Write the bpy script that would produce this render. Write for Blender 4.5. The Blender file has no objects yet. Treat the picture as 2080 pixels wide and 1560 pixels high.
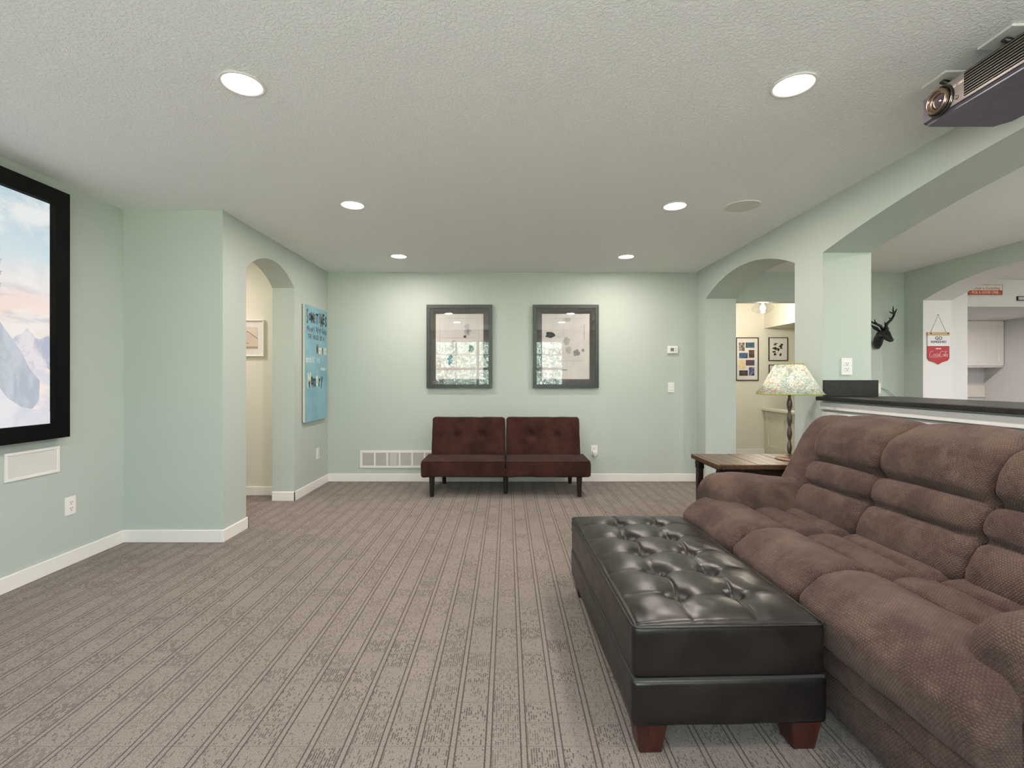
import bpy, bmesh, math, random
from mathutils import Vector, Matrix, Euler, noise
random.seed(7)
PI = math.pi
S = bpy.context.scene
COL = S.collection

# ------------------------------------------------------------------ camera
CAMZ = 1.206
cam_d = bpy.data.cameras.new('camera'); cam = bpy.data.objects.new('camera', cam_d); COL.objects.link(cam)
cam.location = (0, 0, CAMZ); cam.rotation_euler = (PI/2, 0, 0)
cam_d.sensor_width = 36; cam_d.lens = 970/2080*36
cam_d.shift_x = 10/2080; cam_d.shift_y = -12/2080
cam_d.clip_start = 0.05
S.camera = cam
# ------------------------------------------------------------------ exposure / view
S.view_settings.view_transform = 'Standard'; S.view_settings.look = 'None'
S.view_settings.exposure = 0.56; S.view_settings.gamma = 1.0
S.view_settings.use_curve_mapping = False
S.cycles.max_bounces = 10; S.cycles.diffuse_bounces = 7; S.cycles.glossy_bounces = 4
S.cycles.transparent_max_bounces = 8; S.cycles.transmission_bounces = 4
S.cycles.sample_clamp_indirect = 4.0
S.cycles.caustics_reflective = False; S.cycles.caustics_refractive = False
# ------------------------------------------------------------------ world (overcast bright sky beyond the windows)
W = bpy.data.worlds.new('sky'); S.world = W; W.use_nodes = True
bgn = W.node_tree.nodes['Background']; bgn.inputs[0].default_value = (0.71, 0.83, 1.0, 1); bgn.inputs[1].default_value = 7.8
sun_d = bpy.data.lights.new('sun', 'SUN'); sun_d.energy = 210.0; sun_d.angle = math.radians(1.0); sun_d.color = (1.0, 0.96, 0.9)
sun = bpy.data.objects.new('sun', sun_d); COL.objects.link(sun); sun.rotation_euler = (math.radians(-28), math.radians(8), 0)   # high sun from beyond the house roof, lights the added bounce patio only

WARM = (1.0, 0.895, 0.82)
LAMP_W = 11.0         # each recessed lamp
def area_light(name, loc, rot, size, power, color, size_y=None, parent=None, spread=PI, portal=False):
    d = bpy.data.lights.new(name, 'AREA'); d.energy = power; d.color = color
    if size_y: d.shape = 'RECTANGLE'; d.size = size; d.size_y = size_y
    else: d.shape = 'DISK'; d.size = size
    d.spread = spread
    if portal: d.cycles.is_portal = True
    o = bpy.data.objects.new(name, d); COL.objects.link(o); o.location = loc; o.rotation_euler = rot
    return o
# portals over the windows help the sampler find the sky
area_light('window_portal', (-0.205, -1.33, 1.385), (PI/2, 0, 0), 3.41, 0, (1,1,1), 1.67, portal=True)
area_light('added_kitchen_window_portal', (6.4, -1.33, 1.45), (PI/2, 0, 0), 1.8, 0, (1,1,1), 1.3, portal=True)
area_light('added_bar_window_portal', (3.6, -1.33, 1.45), (PI/2, 0, 0), 1.5, 0, (1,1,1), 1.3, portal=True)

# ------------------------------------------------------------------ colour + material helpers
def lin(c):
    return c/12.92 if c <= 0.04045 else ((c+0.055)/1.055)**2.4
def hexc(h):
    h = h.lstrip('#'); return tuple(lin(int(h[i:i+2], 16)/255) for i in (0, 2, 4)) + (1,)
class NT:
    def __init__(s, m):
        s.t = m.node_tree; s.n = s.t.nodes; s.bs = s.n['Principled BSDF']
    def node(s, typ, **kw):
        n = s.n.new(typ)
        for k, v in kw.items():
            if k.startswith('_'): setattr(n, k[1:], v)
            else:
                n.inputs[k].default_value = v
        return n
    def link(s, a, b): s.t.links.new(a, b)
    def val(s, inp, v):
        if isinstance(v, (int, float)): inp.default_value = v
        else: s.t.links.new(v, inp)
    def m(s, op, a, b=0.0, c=0.0):
        n = s.n.new('ShaderNodeMath'); n.operation = op
        s.val(n.inputs[0], a); s.val(n.inputs[1], b); s.val(n.inputs[2], c)
        return n.outputs[0]
    def step(s, x, e0, e1):
        n = s.n.new('ShaderNodeMapRange'); n.interpolation_type = 'SMOOTHSTEP'; n.clamp = True
        s.val(n.inputs[0], x); n.inputs[1].default_value = e0; n.inputs[2].default_value = e1
        n.inputs[3].default_value = 0; n.inputs[4].default_value = 1
        return n.outputs[0]
    def mix(s, f, a, b):
        n = s.n.new('ShaderNodeMix'); n.data_type = 'RGBA'
        s.val(n.inputs[0], f)
        for i, v in ((6, a), (7, b)):
            if isinstance(v, tuple): n.inputs[i].default_value = v
            else: s.link(v, n.inputs[i])
        return n.outputs[2]
    def noise(s, vec, scale, detail=3.0, rough=0.5, dist=0.0):
        n = s.n.new('ShaderNodeTexNoise'); n.inputs['Scale'].default_value = scale
        n.inputs['Detail'].default_value = detail; n.inputs['Roughness'].default_value = rough
        n.inputs['Distortion'].default_value = dist
        if vec is not None: s.link(vec, n.inputs['Vector'])
        return n.outputs['Fac']
    def obj(s):
        return s.n.new('ShaderNodeTexCoord').outputs['Object']
    def uv(s):
        return s.n.new('ShaderNodeTexCoord').outputs['UV']
    def geo(s):
        return s.n.new('ShaderNodeNewGeometry').outputs['Position']
    def xyz(s, v):
        n = s.n.new('ShaderNodeSeparateXYZ'); s.link(v, n.inputs[0]); return n.outputs
    def comb(s, x, y, z):
        n = s.n.new('ShaderNodeCombineXYZ'); s.val(n.inputs[0], x); s.val(n.inputs[1], y); s.val(n.inputs[2], z); return n.outputs[0]
    def bump(s, h, dist, strength=1.0, prev=None):
        n = s.n.new('ShaderNodeBump'); n.inputs['Strength'].default_value = strength; n.inputs['Distance'].default_value = dist
        s.link(h, n.inputs['Height'])
        if prev is not None: s.link(prev, n.inputs['Normal'])
        return n.outputs[0]
    def white(s, vec):
        n = s.n.new('ShaderNodeTexWhiteNoise'); n.noise_dimensions = '3D'; s.link(vec, n.inputs['Vector']); return n.outputs['Value']
def new_mat(name, col, rough=0.5, metal=0.0, spec=0.5):
    m = bpy.data.materials.new(name); m.use_nodes = True
    b = m.node_tree.nodes['Principled BSDF']
    b.inputs['Base Color'].default_value = hexc(col) if isinstance(col, str) else col
    b.inputs['Roughness'].default_value = rough; b.inputs['Metallic'].default_value = metal
    b.inputs['Specular IOR Level'].default_value = spec
    return m
def noisy(name, c1, c2, scale=20, rough=0.5, metal=0.0, bump=0.0, bscale=None, spec=0.5, stretch=None, detail=4):
    m = new_mat(name, c1, rough, metal, spec); t = NT(m)
    v = t.obj()
    if stretch:
        mp = t.node('ShaderNodeMapping'); mp.inputs['Scale'].default_value = stretch; t.link(v, mp.inputs[0]); v = mp.outputs[0]
    f = t.noise(v, scale, detail, 0.6)
    f = t.step(f, 0.3, 0.7)
    t.link(t.mix(f, hexc(c1), hexc(c2)), t.bs.inputs['Base Color'])
    if bump:
        h = t.noise(v, bscale or scale*4, 3, 0.5)
        t.link(t.bump(h, bump), t.bs.inputs['Normal'])
    return m
M = {}
def paint(name, col, rough=0.6, bump=0.0006, scale=160):
    m = new_mat(name, col, rough, 0, 0.3); t = NT(m)
    h = t.noise(t.obj(), scale, 2, 0.5)
    t.link(t.bump(h, bump), t.bs.inputs['Normal'])
    return m
MINT = '#b6bfb8'
M['mint'] = paint('mint_wall_paint', MINT, 0.55)
M['white_wall'] = paint('off_white_wall_paint', '#dbdad9', 0.6)
M['cream_wall'] = paint('cream_hall_paint', '#d6d3c6', 0.6)
M['grey_wall'] = paint('grey_kitchen_paint', '#c8c6c4', 0.6)
M['trim'] = paint('white_trim_paint', '#e9e6e2', 0.35, 0.0001)
M['plastic'] = new_mat('white_plastic', '#eae8e4', 0.35)
M['plastic_dark'] = new_mat('slot_dark', '#30302f', 0.5)
# ceiling: knock-down texture
m = new_mat('textured_ceiling_paint', '#f3f5f4', 0.75, 0, 0.2); t = NT(m)
o = t.obj(); h1 = t.noise(o, 75, 3, 0.55, 0.6); h2 = t.noise(o, 22, 2, 0.5)
hh = t.m('ADD', t.step(h1, 0.42, 0.62), t.m('MULTIPLY', h2, 0.4))
t.link(t.bump(hh, 0.0016, 0.8), t.bs.inputs['Normal']); M['ceiling'] = m
# carpet
def carpet():
    m = new_mat('striped_loop_carpet', '#9a8d84', 0.95, 0, 0.1); t = NT(m)
    p = t.geo(); x, y, z = t.xyz(p)
    wob = t.m('MULTIPLY', t.m('SUBTRACT', t.noise(p, 90, 2), 0.5), 0.0035)
    xs = t.m('ADD', x, wob)
    PX, PY = 0.1162, 0.1066
    u = t.m('DIVIDE', t.m('SUBTRACT', xs, 0.055), PX)
    fu = t.m('SUBTRACT', t.m('FRACT', t.m('ADD', u, 0.5)), 0.5)
    du = t.m('MULTIPLY', t.m('ABSOLUTE', fu), PX)
    line = t.m('SUBTRACT', 1.0, t.step(t.m('ABSOLUTE', t.m('SUBTRACT', du, 0.0098)), 0.0016, 0.0034))
    gapm = t.m('SUBTRACT', 1.0, t.step(du, 0.010, 0.0135))
    ci = t.m('FLOOR', u)
    v = t.m('DIVIDE', t.m('SUBTRACT', t.m('ADD', y, t.m('MULTIPLY', wob, 0.5)), 1.564), PY)
    fv = t.m('SUBTRACT', t.m('FRACT', t.m('ADD', v, 0.5)), 0.5)
    dv = t.m('MULTIPLY', t.m('ABSOLUTE', fv), PY)
    cross = t.m('SUBTRACT', 1.0, t.step(dv, 0.0006, 0.0020))
    cj = t.m('FLOOR', v)
    r = t.white(t.comb(ci, cj, 3.0))
    r2 = t.white(t.comb(ci, cj, 11.0))
    # short dark dashes in lanes running along y, strength varies per cell
    LX = 0.0083
    lx = t.m('DIVIDE', x, LX)
    lane = t.m('FLOOR', lx)
    lf = t.m('ABSOLUTE', t.m('SUBTRACT', t.m('FRACT', lx), 0.5))
    lmask = t.m('SUBTRACT', 1.0, t.step(lf, 0.16, 0.38))
    dn = t.noise(t.comb(t.m('MULTIPLY', lane, 7.31), t.m('MULTIPLY', y, 48.0), t.m('MULTIPLY', cj, 1.7)), 1.0, 2, 0.6)
    th = t.m('SUBTRACT', 0.57, t.m('MULTIPLY', r, 0.13))
    dash = t.m('MULTIPLY', lmask, t.step(t.m('SUBTRACT', dn, th), -0.01, 0.05))
    dash = t.m('MULTIPLY', dash, t.m('ADD', 0.40, t.m('MULTIPLY', r2, 0.5)))
    inside = t.step(dv, 0.003, 0.009)
    dash = t.m('MULTIPLY', dash, inside)
    dash = t.m('MULTIPLY', dash, t.m('SUBTRACT', 1.0, gapm))
    salt = t.noise(p, 290, 4, 0.75)
    salt = t.step(salt, 0.35, 0.68)
    c0 = t.mix(salt, hexc('#6b5f5a'), hexc('#aca096'))
    patch = t.noise(p, 1.6, 2)
    c0 = t.mix(t.m('MULTIPLY', t.step(patch, 0.3, 0.7), 0.25), c0, hexc('#7d7169'))
    dark = t.m('MAXIMUM', line, t.m('MAXIMUM', t.m('MULTIPLY', dash, 1.0), t.m('MULTIPLY', cross, 0.5)))
    dark = t.m('MULTIPLY', dark, 0.95)
    c = t.mix(dark, c0, hexc('#43352f'))
    t.link(c, t.bs.inputs['Base Color'])
    hgt = t.m('SUBTRACT', salt, t.m('MULTIPLY', dark, 1.4))
    t.link(t.bump(hgt, 0.0022, 0.7), t.bs.inputs['Normal'])
    t.bs.inputs['Sheen Weight'].default_value = 0.15
    return m
M['carpet'] = carpet()
# chenille sofa fabric (uv in metres)
def chenille():
    m = new_mat('brown_chenille', '#5b4840', 0.9, 0, 0.15); t = NT(m)
    uvn = t.uv(); o = t.obj()
    d1 = t.m('MULTIPLY', t.m('SUBTRACT', t.noise(o, 10, 2), 0.5), 0.006)
    u, v, _ = t.xyz(uvn)
    u = t.m('ADD', u, d1); v = t.m('ADD', v, d1)
    row = t.m('FLOOR', t.m('DIVIDE', v, 0.0068))
    off = t.m('MULTIPLY', t.m('MODULO', row, 2.0), 0.5)
    a = t.m('SINE', t.m('MULTIPLY', t.m('ADD', t.m('DIVIDE', u, 0.0095), off), 2*PI))
    b = t.m('ABSOLUTE', t.m('SINE', t.m('MULTIPLY', t.m('DIVIDE', v, 0.0068), PI)))
    cell = t.m('MULTIPLY', t.m('ADD', t.m('MULTIPLY', a, 0.5), 0.5), b)
    big = t.noise(o, 7, 4, 0.62, 0.4)
    mid = t.noise(o, 38, 3, 0.6)
    f = t.m('ADD', t.m('MULTIPLY', big, 0.75), t.m('MULTIPLY', mid, 0.25))
    c = t.mix(t.step(f, 0.36, 0.66), hexc('#483732'), hexc('#624f46'))
    c = t.mix(t.m('MULTIPLY', t.m('SUBTRACT', 1.0, t.step(cell, 0.02, 0.45)), 0.42), c, hexc('#1d1513'))
    t.link(c, t.bs.inputs['Base Color'])
    bm1 = t.bump(cell, 0.0026, 0.8)
    t.link(t.bump(big, 0.006, 0.6, bm1), t.bs.inputs['Normal'])
    t.bs.inputs['Sheen Weight'].default_value = 0.12
    t.bs.inputs['Sheen Roughness'].default_value = 0.45
    t.bs.inputs['Sheen Tint'].default_value = (0.85, 0.7, 0.65, 1)
    return m
M['chenille'] = chenille()
# leather
def leather(name, c, r, bs=0.0006):
    m = new_mat(name, c, r, 0, 0.42); t = NT(m); o = t.obj()
    n1 = t.noise(o, 8, 2, 0.5, 0.8); n2 = t.noise(o, 60, 2, 0.5)
    vr = t.node('ShaderNodeTexVoronoi'); vr.feature = 'DISTANCE_TO_EDGE'; vr.inputs['Scale'].default_value = 210; t.link(o, vr.inputs['Vector'])
    h = t.m('ADD', t.m('MULTIPLY', t.step(vr.outputs[0], 0.0, 0.25), 0.10), t.m('MULTIPLY', n1, 2.6))
    t.link(t.bump(h, bs, 0.8), t.bs.inputs['Normal'])
    t.link(t.mix(t.step(n1, 0.35, 0.7), hexc(c), hexc('#1f1917')), t.bs.inputs['Base Color'])
    rr = t.node('ShaderNodeMapRange'); t.link(n2, rr.inputs[0]); rr.inputs[3].default_value = r-0.06; rr.inputs[4].default_value = r+0.1
    t.link(rr.outputs[0], t.bs.inputs['Roughness'])
    return m
M['leather'] = leather('dark_brown_leather', '#110e0e', 0.30)
M['leather_seam'] = leather('leather_piping', '#15100e', 0.3)
M['ottoman_wood'] = noisy('reddish_stained_wood', '#2a120d', '#3d1b12', 9, 0.35, stretch=(8, 8, 1), bump=0.0002)
M['suede'] = noisy('brown_microsuede', '#2c1a18', '#402621', 7, 0.85, bump=0.0008, bscale=120, spec=0.08)
NT(M['suede']).bs.inputs['Sheen Weight'].default_value = 0.04
M['futon_leg'] = noisy('black_lacquered_wood', '#15120f', '#1e1a16', 30, 0.3)
M['table_wood'] = noisy('distressed_brown_wood', '#3e2b20', '#5d4531', 5, 0.33, stretch=(9, 1, 9), bump=0.0004, bscale=30)
M['table_dark'] = noisy('dark_stained_wood', '#241711', '#35221a', 8, 0.4, stretch=(6, 6, 1))
M['iron'] = noisy('dark_iron', '#2a2622', '#3c3732', 40, 0.45, 0.7, bump=0.0004, bscale=120)
M['lamp_metal'] = noisy('aged_bronze', '#4a443c', '#6a6154', 60, 0.42, 0.65, bump=0.0006, bscale=160)
M['lamp_base'] = noisy('copper_toned_base', '#8a6f5c', '#a88c76', 30, 0.35, 0.7)
M['granite'] = noisy('black_granite', '#121111', '#302d2b', 110, 0.34, spec=0.3, bump=0.0, detail=6)
M['black_frame'] = noisy('black_velvet_frame', '#050505', '#090909', 40, 0.7, spec=0.1)
M['pic_frame'] = noisy('charcoal_wood_frame', '#1a1f1c', '#212623', 30, 0.4, stretch=(1, 1, 6))
M['pic_mat'] = noisy('dark_grey_mount', '#403e3d', '#4b4947', 12, 0.8, stretch=(1, 1, 3))
M['black_wood'] = new_mat('thin_black_frame', '#1c1613', 0.4)
M['paper'] = noisy('off_white_paper', '#dedad5', '#cfc9c6', 3, 0.9)
M['white_frame'] = new_mat('white_frame_paint', '#eceae0', 0.4)
M['deer'] = noisy('matte_black_resin', '#0a0d0c', '#141816', 30, 0.45, bump=0.0015, bscale=60)
def glass_pane(name, tint=(1, 1, 1, 1), ior=1.45):
    m = bpy.data.materials.new(name); m.use_nodes = True; nt = m.node_tree; nt.nodes.clear()
    out = nt.nodes.new('ShaderNodeOutputMaterial'); mx = nt.nodes.new('ShaderNodeMixShader')
    tr = nt.nodes.new('ShaderNodeBsdfTransparent'); tr.inputs[0].default_value = tint
    gl = nt.nodes.new('ShaderNodeBsdfGlossy'); gl.inputs['Roughness'].default_value = 0.0
    f0 = ((ior-1)/(ior+1))**2*1.6
    lw = nt.nodes.new('ShaderNodeLayerWeight'); pw = nt.nodes.new('ShaderNodeMath'); pw.operation = 'POWER'; pw.inputs[1].default_value = 5
    nt.links.new(lw.outputs['Facing'], pw.inputs[0])
    fr = nt.nodes.new('ShaderNodeMath'); fr.operation = 'MULTIPLY_ADD'; fr.inputs[1].default_value = 1-f0; fr.inputs[2].default_value = f0
    nt.links.new(pw.outputs[0], fr.inputs[0])
    ns = nt.nodes.new('ShaderNodeTexNoise'); ns.inputs['Scale'].default_value = 0.5
    mr = nt.nodes.new('ShaderNodeMapRange'); mr.inputs[3].default_value = 0.0; mr.inputs[4].default_value = 0.004
    nt.links.new(ns.outputs['Fac'], mr.inputs[0]); nt.links.new(mr.outputs[0], gl.inputs['Roughness'])
    nt.links.new(fr.outputs[0], mx.inputs[0]); nt.links.new(tr.outputs[0], mx.inputs[1]); nt.links.new(gl.outputs[0], mx.inputs[2])
    nt.links.new(mx.outputs[0], out.inputs[0]); return m
M['glass'] = glass_pane('picture_glass', ior=1.75)
M['window_glass'] = glass_pane('window_glass')
def emit(name, col, strength):
    m = new_mat(name, col, 0.5); t = NT(m)
    t.bs.inputs['Emission Color'].default_value = hexc(col) if isinstance(col, str) else col
    t.bs.inputs['Emission Strength'].default_value = strength
    f = t.noise(t.obj(), 5, 1); t.link(t.mix(t.m('MULTIPLY', f, 0.05), hexc(col) if isinstance(col, str) else col, (0.9, 0.9, 0.9, 1)), t.bs.inputs['Base Color'])
    return m
M['lens'] = emit('lit_lamp_lens', '#fff2e0', 4.0)

# ------------------------------------------------------------------ geometry helpers (all in world coordinates)
def tagp(o, label=None, cat=None, group=None, kind=None):
    if label: o['label'] = label
    if cat: o['category'] = cat
    if group: o['group'] = group
    if kind: o['kind'] = kind
    return o
ROOT = {}
def thing(name, label, cat, loc=(0, 0, 0), rotz=0.0, group=None):
    o = bpy.data.objects.new(name, None); COL.objects.link(o)
    o.location = loc; o.rotation_euler = (0, 0, rotz); o.empty_display_size = 0.1
    tagp(o, label, cat, group)
    ROOT[o.name] = Matrix.Translation(Vector(loc)) @ Matrix.Rotation(rotz, 4, 'Z')
    return o
def part(name, bm, mat, parent=None, label=None, smooth=False, world=True, kind=None, angle=None):
    """link bm (world coordinates, or root-local with world=False) as one mesh object"""
    if parent is not None:
        R = ROOT[parent.name]
        if world: bm.transform(R.inverted())
    bmesh.ops.recalc_face_normals(bm, faces=bm.faces[:])
    me = bpy.data.meshes.new(name); bm.to_mesh(me); bm.free()
    o = bpy.data.objects.new(name, me); COL.objects.link(o)
    mats = mat if isinstance(mat, (list, tuple)) else [mat]
    for q in mats: me.materials.append(q)
    if smooth or angle:
        for p in me.polygons: p.use_smooth = True
        if angle: 
            try: me.set_sharp_from_angle(angle=math.radians(angle))
            except Exception: pass
    if parent is not None:
        o.parent = parent; ROOT[o.name] = ROOT[parent.name]
    if label: o['label'] = label
    if kind: o['kind'] = kind
    return o
def B(): return bmesh.new()
def box(bm, x0, x1, y0, y1, z0, z1, bev=0.0, seg=2, mi=0):
    r = bmesh.ops.create_cube(bm, size=1.0)
    vs = r['verts']
    bmesh.ops.scale(bm, vec=(x1-x0, y1-y0, z1-z0), verts=vs)
    bmesh.ops.translate(bm, vec=((x0+x1)/2, (y0+y1)/2, (z0+z1)/2), verts=vs)
    fs = set(f for v in vs for f in v.link_faces)
    for f in fs: f.material_index = mi
    if bev > 0:
        es = set(e for v in vs for e in v.link_edges)
        bmesh.ops.bevel(bm, geom=list(es), offset=bev, segments=seg, affect='EDGES', profile=0.5)
    return bm
def frame_rect(bm, plane, c, a0, a1, b0, b1, w, d0, d1, bev=0.0):
    """rectangular frame, plane 'y' (a=x,b=z) or 'x' (a=y,b=z); depth d0..d1"""
    rects = [(a0, a1, b0, b0+w), (a0, a1, b1-w, b1), (a0, a0+w, b0+w, b1-w), (a1-w, a1, b0+w, b1-w)]
    for (p, q, r, s) in rects:
        if plane == 'y': box(bm, p, q, d0, d1, r, s, bev)
        else: box(bm, d0, d1, p, q, r, s, bev)
    return bm
def cyl(bm, p0, p1, r0, r1=None, seg=20, cap=True):
    r1 = r0 if r1 is None else r1
    return tube(bm, [p0, p1], [r0, r1], seg, cap)
def tube(bm, pts, radii, seg=12, cap=True, flat=1.0):
    pts = [Vector(p) for p in pts]; rings = []
    if isinstance(radii, (int, float)): radii = [radii]*len(pts)
    up = None
    for i, p in enumerate(pts):
        if i == 0: d = pts[1]-pts[0]
        elif i == len(pts)-1: d = pts[-1]-pts[-2]
        else: d = (pts[i+1]-pts[i]).normalized()+(pts[i]-pts[i-1]).normalized()
        d.normalize()
        if up is None:
            up = Vector((0, 0, 1)) if abs(d.z) < 0.9 else Vector((1, 0, 0))
        a = d.cross(up).normalized(); b = a.cross(d).normalized(); up = b
        rings.append([bm.verts.new(p + a*radii[i]*math.cos(2*PI*k/seg) + b*radii[i]*flat*math.sin(2*PI*k/seg)) for k in range(seg)])
    for i in range(len(rings)-1):
        for k in range(seg):
            bm.faces.new((rings[i][k], rings[i][(k+1) % seg], rings[i+1][(k+1) % seg], rings[i+1][k]))
    if cap:
        bm.faces.new(rings[0][::-1]); bm.faces.new(rings[-1])
    return bm
def lathe(bm, c, prof, seg=32, axis='z'):
    """prof list of (r, h)"""
    rings = []
    for r, h in prof:
        ring = []
        for k in range(seg):
            a = 2*PI*k/seg; p = (max(r, 1e-5)*math.cos(a), max(r, 1e-5)*math.sin(a), h)
            if axis == 'x': p = (h, p[0], p[1])
            elif axis == 'y': p = (p[0], h, p[1])
            ring.append(bm.verts.new(Vector(c)+Vector(p)))
        rings.append(ring)
    for i in range(len(rings)-1):
        for k in range(seg):
            bm.faces.new((rings[i][k], rings[i][(k+1) % seg], rings[i+1][(k+1) % seg], rings[i+1][k]))
    return bm
def prism(bm, poly, axis, d0, d1, mi=0):
    """extrude 2D polygon: axis 'x' -> poly is (y,z); 'y' -> (x,z); 'z' -> (x,y)"""
    def P(a, b, d):
        return {'x': (d, a, b), 'y': (a, d, b), 'z': (a, b, d)}[axis]
    v0 = [bm.verts.new(P(a, b, d0)) for a, b in poly]; v1 = [bm.verts.new(P(a, b, d1)) for a, b in poly]
    n = len(poly); fs = []
    fs.append(bm.faces.new(v0[::-1])); fs.append(bm.faces.new(v1))
    for i in range(n):
        fs.append(bm.faces.new((v0[i], v0[(i+1) % n], v1[(i+1) % n], v1[i])))
    for f in fs: f.material_index = mi
    return bm
def arch_pts(s0, s1, spring, rise, n=28):
    w = (s1-s0)/2; R = (w*w+rise*rise)/(2*rise); c = (s0+s1)/2; cz = spring+rise-R
    a = math.asin(w/R)
    return [(c+R*math.sin(-a+2*a*i/n), cz+R*math.cos(-a+2*a*i/n)) for i in range(n+1)]
H = 2.44
def wall_panel(name, axis, d0, d1, a0, a1, openings, mat, mats=None, label=None):
    """wall along one axis with openings (s0, s1, zbot, spring, rise); rise 0 = square head"""
    bm = B(); cur = a0
    for s0, s1, zb, sp, rise in sorted(openings):
        if s0 > cur: prism(bm, [(cur, 0), (s0, 0), (s0, H), (cur, H)], axis, d0, d1)
        if zb > 0: prism(bm, [(s0, 0), (s1, 0), (s1, zb), (s0, zb)], axis, d0, d1)
        if rise > 0:
            pts = arch_pts(s0, s1, sp, rise)
            for i in range(len(pts)-1):
                (p, q), (p2, q2) = pts[i], pts[i+1]
                prism(bm, [(p, q), (p2, q2), (p2, H), (p, H)], axis, d0, d1)
        else:
            prism(bm, [(s0, sp), (s1, sp), (s1, H), (s0, H)], axis, d0, d1)
        cur = s1
    if cur < a1: prism(bm, [(cur, 0), (a1, 0), (a1, H), (cur, H)], axis, d0, d1)
    o = part(name, bm, mats or mat, None, label, kind='structure')
    return o
def struct(name, bm, mat, label=None, **k): return part(name, bm, mat, None, label, kind='structure', **k)
def flat(bm, pts3):
    return bm.faces.new([bm.verts.new(p) for p in pts3])
def text(name, body, size, loc, rot, mat, parent, extrude=0.0006, align='CENTER', sx=1.0, shear=0.0, bold=0.0):
    cu = bpy.data.curves.new(name, 'FONT'); cu.body = body; cu.size = size; cu.extrude = extrude
    cu.align_x = align; cu.align_y = 'CENTER'; cu.shear = shear; cu.offset = bold; cu.resolution_u = 3
    cu.materials.append(mat)
    tmp = bpy.data.objects.new('tmp_text', cu); me = bpy.data.meshes.new_from_object(tmp)
    bpy.data.objects.remove(tmp)
    o = bpy.data.objects.new(name, me); COL.objects.link(o)
    if not me.materials: me.materials.append(mat)
    Mx = Matrix.Translation(Vector(loc)) @ Euler(rot).to_matrix().to_4x4() @ Matrix.Diagonal((sx, 1, 1, 1))
    o.parent = parent
    o.matrix_local = ROOT[parent.name].inverted() @ Mx
    ROOT[o.name] = ROOT[parent.name]
    return o
def uv_box(me):
    uv = me.uv_layers.new(name='UVMap')
    for p in me.polygons:
        n = p.normal; ax = max(range(3), key=lambda i: abs(n[i]))
        for li in p.loop_indices:
            c = me.vertices[me.loops[li].vertex_index].co
            uv.data[li].uv = (c.y, c.z) if ax == 0 else ((c.x, c.z) if ax == 1 else (c.y, c.x))
def copy_thing(src, loc, label=None, rotz=None):
    r = src.copy(); COL.objects.link(r); r.location = loc
    if rotz is not None: r.rotation_euler[2] = rotz
    if label: r['label'] = label
    def rec(a, b):
        for ch in a.children:
            c = ch.copy(); COL.objects.link(c); c.parent = b; rec(ch, c)
    rec(src, r)
    return r

# ================================================================== ROOM SHELL
XL, XB, XR, XR2 = -2.82, -2.09, 2.211, 2.55
YB = 5.57
struct('floor', box(B(), -4.2, 8.0, -1.35, 8.0, -0.1, 0.0), M['carpet'], 'grey-brown striped loop carpet covering the whole room')
struct('ceiling', box(B(), -4.2, 8.0, -1.35, 8.0, H, H+0.1), M['ceiling'])
wall_panel('wall_back', 'y', YB, YB+0.12, -2.3, 4.95, [(2.60, 3.95, 0, 2.097, 0)], M['mint'])
wall_panel('wall_right', 'x', XR, XR2, -1.2, YB, [(-0.28, 3.345, 1.05, 2.085, 0.21), (3.67, 5.32, 0, 2.09, 0.18)], M['mint'])
wall_panel('wall_left_far', 'x', XB-0.215, XB, 3.51, YB, [(3.825, 4.69, 0, 2.09, 0.165)], M['mint'])
struct('wall_left_bump', box(B(), XL-0.12, XB-0.215, 3.51, 3.63, 0, H), M['mint'])
struct('wall_left', box(B(), XL-0.12, XL, -1.2, 3.51, 0, H), M['mint'])
wall_panel('wall_front', 'y', -1.32, -1.2, XL-0.12, 4.95, [(-1.91, 1.50, 0.55, 2.22, 0), (2.85, 4.35, 0.8, 2.1, 0)], M['mint'])
# bar room / kitchenette partition: green towards the bar, white inside the arch and beyond
o = wall_panel('wall_bar_right', 'x', 4.63, 4.95, -1.2, YB, [(3.30, 5.315, 0, 2.07, 0.19)], None, [M['mint'], M['white_wall']])
for p in o.data.polygons: p.material_index = 0 if p.normal.x < -0.5 else 1
# left hallway
struct('wall_hall_back', box(B(), -4.2, XB-0.215, 4.915, 5.03, 0, H), M['cream_wall'])
struct('wall_hall_side', box(B(), -4.2, -4.1, 3.63, 4.915, 0, H), M['cream_wall'])
struct('wall_hall_front', box(B(), -4.2, XL-0.12, 3.51, 3.63, 0, H), M['cream_wall'])
# stair hall behind the back opening
struct('wall_stair_back', box(B(), 2.3, 5.4, 7.5, 7.6, 0, H), M['cream_wall'])
struct('wall_stair_left', box(B(), 2.2, 2.3, 5.69, 7.5, 0, H), M['cream_wall'])
struct('wall_stair_right', box(B(), 5.3, 5.4, 5.69, 7.5, 0, H), M['cream_wall'])
struct('ceiling_soffit_stair', box(B(), 4.04, 5.3, 5.72, 7.5, 1.987, H-0.002), M['cream_wall'])
bm = B(); box(bm, 4.06, 4.16, 5.72, 7.5, 0, 0.70)
# applied rails and stiles on the half wall
for y0, y1 in ((7.40, 7.47), (6.98, 7.03), (6.52, 6.57), (6.06, 6.11)): box(bm, 4.045, 4.06, y0, y1, 0.16, 0.60)
box(bm, 4.045, 4.06, 5.72, 7.5, 0.60, 0.70); box(bm, 4.045, 4.06, 5.72, 7.5, 0.0, 0.16)
struct('wall_stair_half', bm, M['cream_wall'])
struct('trim_stair_cap', box(B(), 3.99, 4.2, 5.72, 7.5, 0.70, 0.734, 0.004), M['cream_wall'])
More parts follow.
